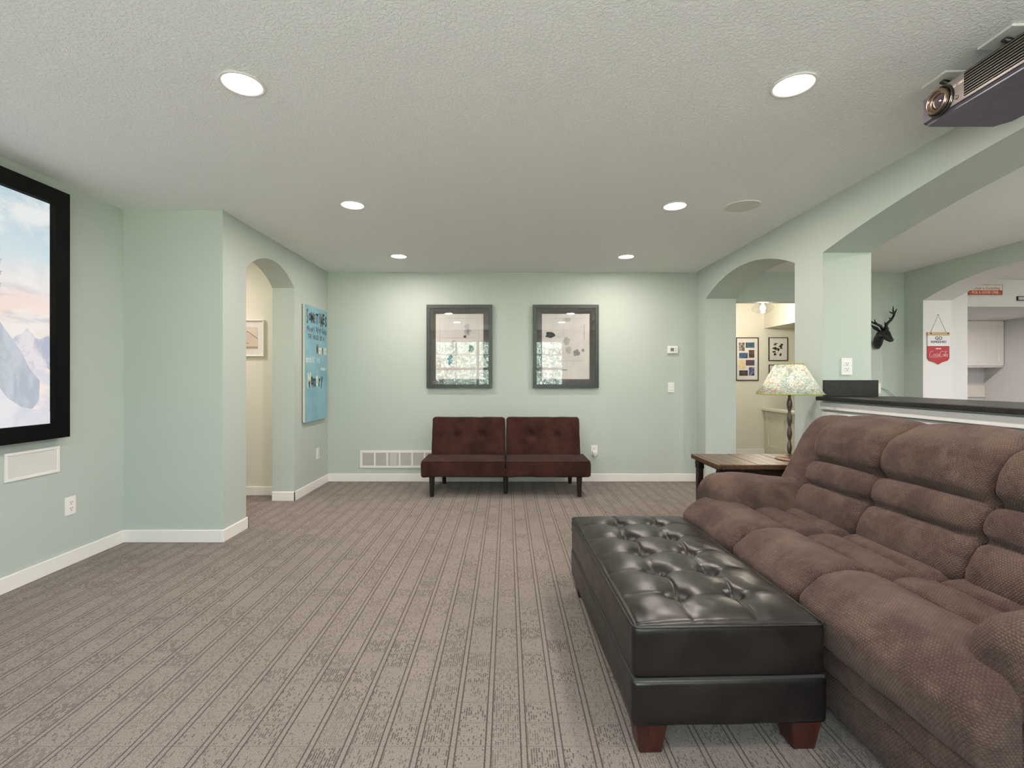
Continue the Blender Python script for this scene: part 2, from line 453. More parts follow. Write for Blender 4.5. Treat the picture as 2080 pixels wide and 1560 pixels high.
# kitchenette beyond the right arch
struct('wall_kitchen_back', box(B(), 4.95, 7.85, 7.73, 7.85, 0, H), M['grey_wall'])
struct('wall_kitchen_right', box(B(), 7.72, 7.85, -1.2, 7.73, 0, H), M['grey_wall'])
struct('wall_kitchen_left', box(B(), 4.95, 5.40, 5.60, 7.73, 0, H), M['white_wall'])
wall_panel('wall_kitchen_front', 'y', -1.32, -1.2, 4.95, 7.85, [(5.5, 7.3, 0.8, 2.1, 0)], M['white_wall'])
struct('ceiling_soffit_kitchen', box(B(), 5.40, 7.72, 5.98, 7.73, 2.10, H-0.002), M['white_wall'])
struct('trim_kitchen_lit_band', box(B(), 5.40, 7.715, 7.705, 7.73, 0.90, 1.087, 0.002), new_mat('cream_lit_band', '#ded6cb', 0.4))  # cream panel paints the lit part of the wall below the cabinet's shadow

# baseboards
BH, BT = 0.092, 0.014
def bb(name, boxes):
    bm = B()
    for x0, x1, y0, y1 in boxes: box(bm, x0, x1, y0, y1, 0.001, BH, 0.003, 1)
    struct(name, bm, M['trim'])
bb('baseboard_back', [(XB+BT, 2.211-BT, YB-BT, YB)])
bb('baseboard_left', [(XL, XL+BT, -1.2, 3.51-BT)])
bb('baseboard_left_bump', [(XL, XB, 3.51-BT, 3.51)])
bb('baseboard_left_far', [(XB, XB+BT, 3.51-BT, 3.825+BT), (XB, XB+BT, 4.69-BT, YB)])
bb('baseboard_left_jamb', [(XB-0.215, XB+BT, 4.69-BT, 4.69), (XB-0.215, XB+BT, 3.825, 3.825+BT)])
bb('baseboard_hall', [(-4.1, XB-0.215, 4.915-BT, 4.915)])
bb('baseboard_right', [(XR-BT, XR, 5.32-BT, YB-BT), (XR-BT, XR, 3.345, 3.67+BT), (XR-BT, XR, -1.2, 3.345)])
bb('baseboard_right_jamb', [(XR-BT, XR2, 5.32-BT, 5.32), (XR-BT, XR2, 3.67, 3.67+BT)])
bb('baseboard_stair', [(2.3, 4.04, 7.5-BT, 7.5)])

# windows behind the camera (the main one seen reflected in the picture glass)
def window(name, x0, x1, z0, z1, units):
    bm = B()
    frame_rect(bm, 'y', 0, x0, x1, z0, z1, 0.05, -1.30, -1.21)
    root = struct(name, bm, M['trim'])
    ROOT[root.name] = Matrix.Identity(4)
    w = (x1-x0-0.1)/units
    for i in range(units):
        a = x0+0.05+w*i; b = a+w
        bm = B(); frame_rect(bm, 'y', 0, a, b, z0+0.05, z1-0.05, 0.035, -1.28, -1.24)
        zm = (z0+z1)/2+0.06
        box(bm, a+0.035, b-0.035, -1.28, -1.235, zm-0.03, zm+0.03)
        part('sash', bm, M['trim'], root)
        bm = B(); zu = (zm+z1-0.05)/2
        box(bm, a+0.035, b-0.035, -1.268, -1.252, zu-0.01, zu+0.01)
        for k in (1,): box(bm, (a+b)/2-0.01, (a+b)/2+0.01, -1.268, -1.252, zm+0.03, z1-0.085)
        part('muntin', bm, M['trim'], root)
        bm = B(); flat(bm, [(a+0.03, -1.26, z0+0.08), (b-0.03, -1.26, z0+0.08), (b-0.03, -1.26, z1-0.08), (a+0.03, -1.26, z1-0.08)]); part('pane', bm, M['window_glass'], root)
window('window_1', -1.91, 1.50, 0.55, 2.22, 3)
window('added_bar_window', 2.85, 4.35, 0.8, 2.1, 2)  # unseen window added to bring daylight into the bar room
window('added_kitchen_window', 5.5, 7.3, 0.8, 2.1, 2)  # unseen window added to brighten the kitchenette with daylight

# ================================================================== OUTSIDE (only seen through and reflected from the windows)
struct('ground_outside', box(B(), -30, 30, -40, -9.0, -0.4, -0.3), noisy('lawn', '#56614a', '#6b7659', 3, 0.95))
struct('added_bounce_patio', box(B(), -12, 12, -9.0, -1.35, -0.4, -0.12), noisy('pale_bounce_concrete', '#bdb8ae', '#cac6bd', 3, 0.9))  # pale ground added to bounce sunlight up onto the ceiling
leafm = noisy('sunlit_leaves', '#76897a', '#a3b3a3', 6, 0.7)
NT(leafm).bs.inputs['Transmission Weight'].default_value = 0.0
def foliage(name, label, cx, cy, rx, ry, z0, z1, n, trunk=True):
    r = thing(name, label, 'tree', (cx, cy, -0.3))
    bm = B()
    for i in range(n):
        while True:
            a, b, c = random.uniform(-1, 1), random.uniform(-1, 1), random.uniform(-1, 1)
            if a*a+b*b+c*c < 1: break
        p = Vector((cx+a*rx, cy+b*ry, (z0+z1)/2+c*(z1-z0)/2))
        s = random.uniform(0.05, 0.12); e = Euler((random.uniform(0, 6), random.uniform(0, 6), 0)).to_matrix()
        bm.faces.new([bm.verts.new(p+e@Vector(q)*s) for q in ((-1, 0, 0), (0, -0.5, 0.1), (1, 0, 0), (0, 0.5, 0.1))])
    o = part('foliage', bm, leafm, r); o['kind'] = 'stuff'
    part('trunk', tube(B(), [(cx, cy, -0.3), (cx+0.1, cy, z0+0.3), (cx-0.1, cy+0.1, (z0+z1)/2)], [0.14, 0.10, 0.05], 8), M['table_dark'], r)
foliage('shade_tree', 'leafy green tree outside the window, mirrored in the left picture glass', -2.4, -6.2, 2.0, 1.4, 0.2, 4.2, 4200)
foliage('shade_tree', 'leafy green tree outside the window, mirrored in the right picture glass', 2.6, -7.0, 2.0, 1.4, 0.0, 3.8, 3600)
foliage('shade_tree', 'leafy tree outside the window standing furthest back in the reflection', -0.6, -11.5, 2.6, 1.5, -0.1, 4.6, 3600)

# ================================================================== CEILING FIXTURES
def disk(bm, c, r, z, seg=40):
    bm.faces.new([bm.verts.new((c[0]+r*math.cos(2*PI*k/seg), c[1]+r*math.sin(2*PI*k/seg), z)) for k in range(seg)]); return bm
def downlight_at(x, y, label, group, power=LAMP_W, H=H):
    r = thing('recessed_light', label, 'ceiling light', (x, y, H), 0, group)
    part('trim_ring', lathe(B(), (x, y, 0), [(0.080, H-0.0005), (0.090, H-0.004), (0.086, H-0.007), (0.077, H-0.006), (0.076, H-0.001)], 40), M['trim'], r, smooth=True)
    part('lens', disk(B(), (x, y), 0.0765, H-0.0035), M['lens'], r)
    l = area_light('lamp_glow', (x, y, H-0.012), (0, 0, 0), 0.14, power, (1.0, 0.96, 0.93) if 'kitchenette' in group else WARM)
    return r
G = 'recessed lights in two rows on the ceiling'
for (x, y, lb) in ((-1.109, 2.0, 'round recessed ceiling light, largest of the left row, nearest the camera'),
                   (-1.100, 3.40, 'round recessed ceiling light, middle one of the left row'),
                   (-1.095, 4.83, 'round recessed ceiling light of the left row closest to the back wall'),
                   (1.205, 2.008, 'round recessed ceiling light, largest of the right row, near the projector'),
                   (1.202, 3.42, 'round recessed ceiling light beside the round ceiling speaker'),
                   (1.209, 4.846, 'round recessed ceiling light of the right row closest to the back wall')):
    downlight_at(x, y, lb, G)
for x, y, w_ in ((-1.1, 0.58, 'left'), (1.2, 0.58, 'right')):
    downlight_at(x, y, 'recessed ceiling light above the viewer, mirrored in the %s picture glass' % w_, G)
for x, y, w_ in ((3.75, 2.8, 'middle of the bar room'), (3.55, 0.4, 'bar room window')):
    downlight_at(x, y, 'recessed ceiling light by the %s behind the counter' % w_, 'recessed lights over the bar room', 28)
for x, y, w_ in ((6.4, 3.5, 'near its soffit'), (6.4, 1.4, 'near its window')):
    downlight_at(x, y, 'recessed ceiling light over the kitchenette %s' % w_, 'recessed lights over the kitchenette', 32)
downlight_at(5.85, 6.6, 'added unseen light under the kitchenette soffit, brightening the wall cabinet', 'recessed lights over the kitchenette', 30, 2.10)  # added lamp, hidden behind the arch jamb, to brighten the cabinet
downlight_at(-3.3, 4.25, 'recessed ceiling light in the left hallway behind the arch', 'recessed lights in the hallway', 14)
# ceiling speaker
r = thing('ceiling_speaker', 'round off-white flush speaker grille in the ceiling beside a recessed light', 'speaker', (1.687, 3.43, H))
gm = new_mat('speaker_grille_paint', '#dad8d4', 0.7); t = NT(gm)
vr = t.node('ShaderNodeTexVoronoi'); vr.inputs['Scale'].default_value = 260; t.link(t.obj(), vr.inputs['Vector']); t.link(t.bump(t.step(vr.outputs[0], 0.1, 0.4), 0.001), t.bs.inputs['Normal'])
part('grille', disk(B(), (1.687, 3.43), 0.116, H-0.004, 48), gm, r)
part('rim', lathe(B(), (1.687, 3.43, 0), [(0.128, H-0.0005), (0.127, H-0.005), (0.122, H-0.007), (0.116, H-0.006), (0.115, H-0.002)], 48), M['trim'], r, smooth=True)

# ================================================================== WALL PLATES
def plate_root(name, label, cat, pos, face, w, h, kind):
    """face: 'y' facing -Y at wall y, 'x+' facing +X"""
    x, y, z = pos
    r = thing(name, label, cat, pos)
    def bx(a0, a1, d0, d1, z0, z1, bev=0.0):
        if face == 'y': return box(B(), x+a0, x+a1, y-d1, y-d0, z+z0, z+z1, bev)
        return box(B(), x+d0, x+d1, y+a0, y+a1, z+z0, z+z1, bev)
    part('plate', bx(-w/2, w/2, 0, 0.006, -h/2, h/2, 0.002), M['plastic'], r)
    def slots(bm_sock_z):
        bm = B()
        for s in (-1, 1):
            if face == 'y': box(bm, x+s*0.007-0.0013, x+s*0.007+0.0013, y-0.0105, y-0.0092, z+bm_sock_z+0.001, z+bm_sock_z+0.010)
            else: box(bm, x+0.0092, x+0.0105, y+s*0.007-0.0013, y+s*0.007+0.0013, z+bm_sock_z+0.001, z+bm_sock_z+0.010)
        if face == 'y': box(bm, x-0.0025, x+0.0025, y-0.0105, y-0.0092, z+bm_sock_z-0.010, z+bm_sock_z-0.005)
        else: box(bm, x+0.0092, x+0.0105, y-0.0025, y+0.0025, z+bm_sock_z-0.010, z+bm_sock_z-0.005)
        return bm
    if kind == 'outlet':
        for s in (-1, 1):
            sk = part('socket', bx(-0.0165, 0.0165, 0.006, 0.0095, s*0.019-0.013, s*0.019+0.013, 0.0015), M['plastic'], r)
            part('slot', slots(s*0.019), M['plastic_dark'], sk)
    if kind == 'switch':
        part('rocker', bx(-0.016, 0.016, 0.006, 0.010, -0.033, 0.033, 0.002), M['plastic'], r)
    return r
plate_root('wall_outlet', 'white outlet plate on the left wall below the framed screen', 'outlet', (XL, 3.08, 0.383), 'x+', 0.075, 0.118, 'outlet')
plate_root('wall_outlet', 'white outlet plate low on the left wall under the blue canvas', 'outlet', (XB, 5.265, 0.376), 'x+', 0.075, 0.118, 'outlet')
r = plate_root('wall_outlet', 'white outlet plate with a plugged-in night light, right of the futon', 'outlet', (1.016, YB, 0.367), 'y', 0.075, 0.118, 'outlet')
bm = B(); box(bm, 0.99, 1.042, YB-0.045, YB-0.0095, 0.322, 0.362, 0.008); cyl(bm, (1.016, YB-0.03, 0.322), (1.016, YB-0.03, 0.300), 0.018, 0.014, 16)
part('night_light', bm, M['plastic'], r, label='small white plug-in night light')
plate_root('wall_outlet', 'white outlet plate on the green pillar face above the granite block', 'outlet', (2.376, 3.345, 1.287), 'y', 0.075, 0.118, 'outlet')
plate_root('light_switch', 'white rocker switch plate on the back wall under the thermostat', 'light switch', (1.912, YB, 1.097), 'y', 0.075, 0.118, 'switch')
plate_root('light_switch', 'pale switch plate on the far bar wall just above the counter', 'light switch', (4.31, YB, 1.085), 'y', 0.09, 0.118, 'switch')
r = thing('thermostat', 'small white thermostat with a grey display on the back wall', 'thermostat', (1.925, YB, 1.535))
part('body', box(B(), 1.865, 1.985, YB-0.028, YB, 1.49, 1.58, 0.008, 3), M['plastic'], r, angle=40)
part('display', box(B(), 1.897, 1.937, YB-0.0292, YB-0.026, 1.517, 1.556), new_mat('grey_display', '#77807c', 0.2), r, label='grey display')
bm = B()
for dz in (1.522, 1.545): box(bm, 1.952, 1.966, YB-0.0295, YB-0.026, dz, dz+0.010, 0.001)
part('button', bm, new_mat('grey_button', '#9a9c9a', 0.4), r)

# wall speaker / vent panel low on the left wall
r = thing('wall_speaker', 'white rectangular grille set in the left wall below the screen', 'wall speaker', (XL, 2.84, 0.70))
part('rim', frame_rect(B(), 'x', 0, 2.675, 3.005, 0.617, 0.782, 0.018, XL, XL+0.008, 0.002), M['trim'], r)
part('grille', box(B(), XL, XL+0.004, 2.692, 2.988, 0.634, 0.765), gm, r)

# return-air vent on the back wall
r = thing('air_vent', 'long white louvred return vent low on the back wall behind the futon', 'vent', (-1.3, YB, 0.265))
vx0, vx1, vz0, vz1 = -1.712, -0.79, 0.160, 0.362
part('vent_frame', frame_rect(B(), 'y', 0, vx0, vx1, vz0, vz1, 0.026, YB-0.012, YB, 0.002), M['trim'], r)
vback = new_mat('vent_shadow_gap', '#6d6966', 0.8)
part('backing', box(B(), vx0+0.02, vx1-0.02, YB-0.003, YB, vz0+0.02, vz1-0.02), vback, r)
nsec = 6; sw = (vx1-vx0-0.052)/nsec
for i in range(1, nsec): 
    xx = vx0+0.026+sw*i; part('divider', box(B(), xx-0.009, xx+0.009, YB-0.012, YB, vz0+0.026, vz1-0.026), M['trim'], r)
vl = new_mat('vent_louvre_paint', '#bab5b1', 0.5)
for i in range(nsec):
    a = vx0+0.026+sw*i+(0.009 if i else 0); b = vx0+0.026+sw*(i+1)-(0.009 if i < nsec-1 else 0)
    bm = B()
    for k in range(13):
        zc = vz0+0.032+k*(vz1-vz0-0.064)/12
        prism(bm, [(YB-0.010, zc-0.004), (YB-0.009, zc-0.0045), (YB-0.004, zc+0.004), (YB-0.005, zc+0.0045)], 'x', a, b)
    part('louvre_bank', bm, vl, r, kind='stuff')
part('damper', box(B(), vx0+0.026+sw*2+0.035, vx0+0.026+sw*3-0.035, YB-0.011, YB-0.002, vz0+0.028, vz1-0.028, 0.001), new_mat('damper_paint', '#c4c1bd', 0.5), r, label='pale damper plate in the third bay')

# ================================================================== PROJECTION SCREEN
SX = XL+0.004
r = thing('projection_screen', 'large wall screen in a wide black frame showing a snowy peak at sunset', 'projection screen', (XL, 1.65, 1.6))
SY0, SY1, SZ0, SZ1 = 0.30, 3.005, 0.838, 2.36
FX = XL+0.07
bm = B()
fw = 0.092
for (pts) in ((SY0, SY1, SZ0, SZ0+fw), (SY0, SY1, SZ1-fw, SZ1), (SY0, SY0+fw, SZ0+fw, SZ1-fw), (SY1-fw, SY1, SZ0+fw, SZ1-fw)):
    box(bm, XL+0.001, FX, pts[0], pts[1], pts[2], pts[3])
part('frame', bm, M['black_frame'], r)
# screen surface : procedural sky
m = new_mat('projected_sky', '#202020', 0.8, 0, 0.1); t = NT(m)
p = t.geo(); x_, y_, z_ = t.xyz(p)
vec = t.comb(t.m('MULTIPLY', y_, 1.0), t.m('MULTIPLY', z_, 1.7), 0.0)
cl = t.noise(vec, 2.6, 6, 0.6, 0.3)
hgt = t.m('DIVIDE', t.m('SUBTRACT', z_, SZ0), SZ1-SZ0)
rp = t.node('ShaderNodeValToRGB'); t.link(hgt, rp.inputs[0])
cr = rp.color_ramp; cr.elements[0].position = 0.0; cr.elements[0].color = hexc('#c6c8ce'); cr.elements[1].position = 1.0; cr.elements[1].color = hexc('#a2b6c2')
for ps, cc in ((0.28, '#cfcdd0'), (0.42, '#d3bfb8'), (0.52, '#dcc8be'), (0.60, '#d0c9c8'), (0.72, '#b9c8cc'), (0.85, '#aabcc5')):
    e = cr.elements.new(ps); e.color = hexc(cc)
c = t.mix(t.m('MULTIPLY', t.step(cl, 0.46, 0.64), 0.75), rp.outputs[0], hexc('#d9d8d2'))
cl2 = t.noise(t.comb(y_, t.m('MULTIPLY', z_, 6.0), 4.0), 2.2, 5, 0.6)
band = t.m('MULTIPLY', t.step(hgt, 0.42, 0.48), t.m('SUBTRACT', 1.0, t.step(hgt, 0.55, 0.62)))
c = t.mix(t.m('MULTIPLY', t.m('MULTIPLY', t.step(cl2, 0.5, 0.62), band), 0.6), c, hexc('#a9adb8'))
t.link(c, t.bs.inputs['Emission Color']); t.bs.inputs['Emission Strength'].default_value = 0.86
part('screen_surface', box(B(), XL+0.001, XL+0.03, SY0+fw, SY1-fw, SZ0+fw, SZ1-fw), m, r)
def emis(name, col, ca=None, scale=6, stretch=(1, 1, 1)):
    mm = new_mat(name, '#202020', 0.8, 0, 0.1); tt = NT(mm)
    mp = tt.node('ShaderNodeMapping'); mp.inputs['Scale'].default_value = stretch; tt.link(tt.geo(), mp.inputs[0])
    ff = tt.step(tt.noise(mp.outputs[0], scale, 6, 0.65, 0.6), 0.4, 0.62)
    tt.link(tt.mix(ff, hexc(col), hexc(ca or col)), tt.bs.inputs['Emission Color']); tt.bs.inputs['Emission Strength'].default_value = 0.86
    return mm
yb, yt = SZ0+fw, SZ1-fw; ya, yz = SY0+fw, SY1-fw
def ridge(name, base, amp, seed, mat, x, peaks):
    rnd = random.Random(seed); pts = []
    n = 90
    for i in range(n+1):
        yy = ya+(yz-ya)*i/n; z = base
        for (pc, ph, pw) in peaks: z = max(z, ph-abs(yy-pc)*pw)
        z += amp*(noise.fractal(Vector((yy*9, seed, 0)), 0.6, 2.0, 4))
        pts.append((yy, min(max(z, yb+0.01), yt)))
    bm = B(); 
    for i in range(n):
        (a, za), (b, zb) = pts[i], pts[i+1]
        flat(bm, [(x, a, yb), (x, b, yb), (x, b, zb), (x, a, za)])
    return part(name, bm, mat, r)
ridge('distant_range', 1.40, 0.035, 3.1, emis('far_peaks', '#a3a9b6', '#cfc8cc', 7), XL+0.0304, [(2.78, 1.50, 0.9), (2.45, 1.46, 0.8), (2.9, 1.47, 0.6), (1.0, 1.5, 0.7), (0.6, 1.47, 0.6)])
ridge('cloud_bank', 1.24, 0.05, 8.2, emis('cloud_bank_print', '#c3c2ca', '#dccfc8', 4, (1, 1, 2)), XL+0.0308, [])
# the great peak
bm = B(); pk = [(1.2, yb), (1.75, 1.06), (2.10, 1.22), (2.36, 1.40), (2.50, 1.50), (2.605, 1.545), (2.66, 1.47), (2.74, 1.36), (2.79, 1.26), (2.85, 1.19), (2.845, 1.07), (2.80, 1.02), (2.78, yb)]
x = XL+0.0312
prism(bm, pk, 'x', x, x+0.0003)
part('great_peak', bm, emis('great_peak_print', '#a2a8b1', '#b4b8c0', 5, (1, 2.2, 1)), r)
bm = B(); prism(bm, [(2.2, yb), (2.45, 1.12), (2.58, 1.22), (2.66, 1.10), (2.74, 1.04), (2.913, 1.0), (2.913, yb)], 'x', x+0.0005, x+0.0007)
part('mist', bm, emis('mist_print', '#bfc1c9', '#d0cdd0', 3), r)
bm = B()
def star(bm, cy, cz, R_, x):
    pts = []
    for k in range(10):
        rr = R_ if k % 2 == 0 else R_*0.4; a = PI/2+k*PI/5
        pts.append((cy+rr*math.cos(a), cz+rr*math.sin(a)))
    prism(bm, pts, 'x', x, x+0.0004)
stm = emis('star_print', '#9da3a6')
for k in range(-24, 25):
    a = k*0.066; cy = 1.64+0.98*math.cos(a); cz = 1.79+1.0*math.sin(a)
    for sgn in (1, -1):
        yy = 1.65+sgn*(cy-1.65)
        if 1.56 < cz < yt-0.28:
            part('star', (lambda q: (star(q, yy, cz, 0.021, XL+0.0318), q)[1])(B()), stm, r)

# ================================================================== PICTURES
def framed(name, label, cat, x0, x1, z0, z1, yw, fw_, fm, depth=0.025, group=None):
    rr = thing(name, label, cat, ((x0+x1)/2, yw, (z0+z1)/2), 0, group)
    part('frame', frame_rect(B(), 'y', 0, x0, x1, z0, z1, fw_, yw-depth, yw-0.001, 0.0015), fm, rr)
    return rr
ink = lambda n, c, c2=None: noisy(n, c, c2 or c, 18, 0.9, spec=0.1)
M['ink_black'] = ink('black_ink', '#33343a', '#4a4a50'); M['ink_grey'] = ink('grey_wash', '#a8a7a4', '#c2bfbb')
M['ink_mid'] = ink('mid_grey_wash', '#85848a', '#a19f9f'); M['ink_blue'] = ink('blue_ink', '#2f6c8a', '#1f4a63'); M['ink_red'] = ink('maroon_ink', '#5b3a3a')
M['ink_line'] = ink('faint_line', '#b5aeaa'); M['ink_pink'] = ink('faint_pink', '#cdb9b4')
def blob(bm, cx, cz, rx, rz, y, seed, n=22, rough=0.12):
    pts = []
    for k in range(n):
        a = 2*PI*k/n; q = 1+rough*noise.noise(Vector((math.cos(a)*1.5, math.sin(a)*1.5, seed)))*2
        pts.append((cx+rx*q*math.cos(a), cz+rz*q*math.sin(a)))
    prism(bm, pts, 'y', y-0.0004, y); return bm
def big_picture(label, cx, art):
    x0, x1, z0, z1 = cx-0.381, cx+0.381, 1.091, 2.057
    rr = framed('framed_artwork', label, 'picture', x0, x1, z0, z1, YB, 0.043, M['pic_frame'], 0.042, 'framed abstract prints on the back wall')
    # bevelled inner mount
    a0, a1, b0, b1 = x0+0.043, x1-0.043, z0+0.043, z1-0.043
    c0, c1, d0, d1 = cx-0.278, cx+0.278, 1.574-0.380, 1.574+0.380
    bm = B(); yo, yi = YB-0.034, YB-0.016
    o4 = [(a0, b0), (a1, b0), (a1, b1), (a0, b1)]; i4 = [(c0, d0), (c1, d0), (c1, d1), (c0, d1)]
    mid = [(a0+0.028, b0+0.028), (a1-0.028, b0+0.028), (a1-0.028, b1-0.028), (a0+0.028, b1-0.028)]
    for k in range(4):
        k2 = (k+1) % 4
        flat(bm, [(o4[k][0], yo, o4[k][1]), (o4[k2][0], yo, o4[k2][1]), (mid[k2][0], yo+0.004, mid[k2][1]), (mid[k][0], yo+0.004, mid[k][1])])
        flat(bm, [(mid[k][0], yo+0.004, mid[k][1]), (mid[k2][0], yo+0.004, mid[k2][1]), (i4[k2][0], yi, i4[k2][1]), (i4[k][0], yi, i4[k][1])])
    part('mount', bm, M['pic_mat'], rr, label='dark grey bevelled inner mount')
    yp = YB-0.012
    part('paper', box(B(), c0, c1, yp, YB-0.002, d0, d1), M['paper'], rr)
    w = c1-c0; h = d1-d0
    for nm, mt, u, v, ru, rv, sd, rg in art:
        part(nm, blob(B(), c0+u*w, d1-v*h, ru*w, rv*h, yp-0.0003*(1+sd), sd, rough=rg), M[mt], rr)
    bm = B(); flat(bm, [(a0, YB-0.0365, b0), (a1, YB-0.0365, b0), (a1, YB-0.0365, b1), (a0, YB-0.0365, b1)]); part('glass', bm, M['glass'], rr)
    return rr
big_picture('dark-framed abstract print, left of the pair, with dark blot right of centre', -0.553, [
    ('wash', 'ink_grey', .66, .19, .055, .040, 1, .1), ('wash', 'ink_grey', .67, .28, .075, .060, 2, .15), ('wash', 'ink_mid', .67, .27, .03, .035, 3, .2),
    ('blot', 'ink_red', .61, .35, .03, .022, 4, .1), ('blot', 'ink_black', .74, .535, .06, .055, 5, .35), ('blot', 'ink_blue', .31, .70, .065, .06, 6, .45),
    ('line', 'ink_line', .48, .068, .42, .002, 1, 0), ('line', 'ink_line', .09, .45, .003, .38, 1, 0), ('line', 'ink_line', .895, .45, .003, .38, 1, 0), ('line', 'ink_pink', .48, .85, .42, .006, 1, .5),
    ('line', 'ink_line', .45, .37, .35, .0035, 2, .3), ('wash', 'ink_grey', .38, .50, .07, .10, 1, .1), ('wash', 'ink_grey', .80, .77, .03, .008, 2, .3)])
big_picture('dark-framed abstract print, right of the pair, with black blot upper left', 0.682, [
    ('blot', 'ink_black', .17, .325, .11, .042, 5, .3), ('wash', 'ink_grey', .54, .09, .08, .03, 1, .2), ('wash', 'ink_grey', .52, .42, .07, .06, 2, .15),
    ('wash', 'ink_grey', .56, .55, .06, .05, 3, .2), ('blot', 'ink_mid', .72, .60, .065, .055, 4, .25), ('blot', 'ink_mid', .86, .56, .032, .024, 4, .1),
    ('line', 'ink_line', .45, .2, .003, .16, 1, 0), ('line', 'ink_mid', .885, .29, .006, .13, 1, .4), ('line', 'ink_line', .6, .72, .35, .003, 1, .2), ('blot', 'ink_mid', .48, .86, .06, .008, 2, .3),
    ('line', 'ink_line', .5, .07, .40, .002, 1, 0), ('line', 'ink_line', .3, .35, .3, .002, 1, .2)])

# small white framed house print in the left hall
YH = 4.915
hx1 = (537.5-1030)*YH/970; r = framed('framed_picture', 'white-framed drawing of a house on the hallway wall through the left arch', 'picture', hx1-0.50, hx1, CAMZ+(768-724)*YH/970, CAMZ+(768-650)*YH/970, YH, 0.010, M['white_frame'], 0.028)
hz0, hz1 = CAMZ+(768-724)*YH/970, CAMZ+(768-650)*YH/970
part('mount', box(B(), hx1-0.49, hx1-0.010, YH-0.012, YH-0.002, hz0+0.01, hz1-0.01), M['paper'], r)
px0, px1, pz0, pz1 = hx1-0.42, hx1-0.063, hz0+0.080, hz1-0.073
part('drawing', box(B(), px0, px1, YH-0.0125, YH-0.011, pz0, pz1), noisy('beige_wash', '#d3c5b2', '#c8bcb4', 9, 0.9), r)
bm = B(); pc = px1-0.105
prism(bm, [(pc-0.1, pz0+0.02), (px1-0.002, pz0+0.02), (px1-0.002, pz0+0.10), (pc, pz1-0.045), (pc-0.1, pz0+0.10)], 'y', YH-0.0132, YH-0.0125)
part('drawn_house', bm, noisy('house_wash', '#cdbba2', '#bfb3ae', 14, 0.9), r)
bm = B(); tube(bm, [(pc-0.1, YH-0.0135, pz0+0.10), (pc, YH-0.0135, pz1-0.045), (px1-0.002, YH-0.0135, pz0+0.10)], 0.003, 6)
for k in (-0.03, -0.015, 0.0): box(bm, pc+k, pc+k+0.010, YH-0.0138, YH-0.013, pz0+0.052, pz0+0.060)
part('drawn_roof_line', bm, ink('brown_ink', '#7b6a55'), r)
bm = B(); box(bm, px0, px1, YH-0.0134, YH-0.0125, pz0, pz0+0.022); part('drawn_ground', bm, ink('ground_wash', '#9f9883'), r)

# stair hall pictures
YS = 7.5
def zpx(y, Y): return CAMZ+(768-y)*Y/970
def xpx(x, Y): return (x-1030)*Y/970
a0, a1, b0, b1 = xpx(1494, YS), xpx(1540, YS), zpx(773, YS), zpx(685.5, YS)
r = framed('photo_collage', 'tall black-framed collage of eight small photos in the stair hall', 'picture', a0, a1, b0, b1, YS, 0.013, M['black_wood'], 0.02)
part('mount', box(B(), a0+0.01, a1-0.01, YS-0.010, YS-0.002, b0+0.01, b1-0.01), M['paper'], r)
def pc_(x0, y0, x1, y1, col, col2, nm='photo', rt=None, sc=25):
    X0, X1, Z0, Z1 = xpx(x0, YS), xpx(x1, YS), zpx(y1, YS), zpx(y0, YS)
    part(nm, box(B(), X0, X1, YS-0.0112, YS-0.0098, Z0, Z1), noisy('photo_print_'+str(random.randint(0, 9999)), col, col2, sc, 0.4), rt or r)
s_ = 1/4.33
for (cx0, cy0, cx1, cy1, c1, c2) in ((88, 503, 138, 575, '#b5a899', '#2a2624'), (147, 501, 224, 548, '#4a7486', '#33404f'), (90, 592, 165, 640, '#27345a', '#4c6a8a'),
                                     (174, 568, 223, 636, '#2f2621', '#6d5a4c'), (90, 655, 143, 732, '#d9cba3', '#cdb98a'), (149, 655, 224, 704, '#3a4c68', '#7c2f24'),
                                     (90, 746, 166, 794, '#2c2626', '#57504a'), (175, 718, 223, 792, '#1f2a52', '#7f8fb5')):
    pc_(1480+cx0*s_, 580+cy0*s_, 1480+cx1*s_, 580+cy1*s_, c1, c2)
for (X0p, X1p, Y0p, Y1p, lb, sd) in ((1560.5, 1599.5, 685.5, 732.8, 'small black-framed black and white print in the stair hall, upper one', 1),
                                     (1561, 1600, 740.5, 790, 'small black-framed black and white print partly hidden by the lamp shade', 2)):
    a0, a1, b0, b1 = xpx(X0p, YS), xpx(X1p, YS), zpx(Y1p, YS), zpx(Y0p, YS)
    r = framed('framed_print', lb, 'picture', a0, a1, b0, b1, YS, 0.010, M['black_wood'], 0.02)
    part('mount', box(B(), a0+0.008, a1-0.008, YS-0.010, YS-0.002, b0+0.008, b1-0.008), M['paper'], r)
    bm = B(); rnd = random.Random(sd)
    for k in range(16):
        cx = a0+(a1-a0)*rnd.uniform(0.28, 0.72); cz = b0+(b1-b0)*rnd.uniform(0.26, 0.76)
        blob(bm, cx, cz, rnd.uniform(0.008, 0.03), rnd.uniform(0.008, 0.025), YS-0.0101-0.0001*k, k+sd*20, 12, 0.35)
    part('ink_drawing', bm, ink('print_black_%d' % sd, '#26241f', '#4b4741'), r)

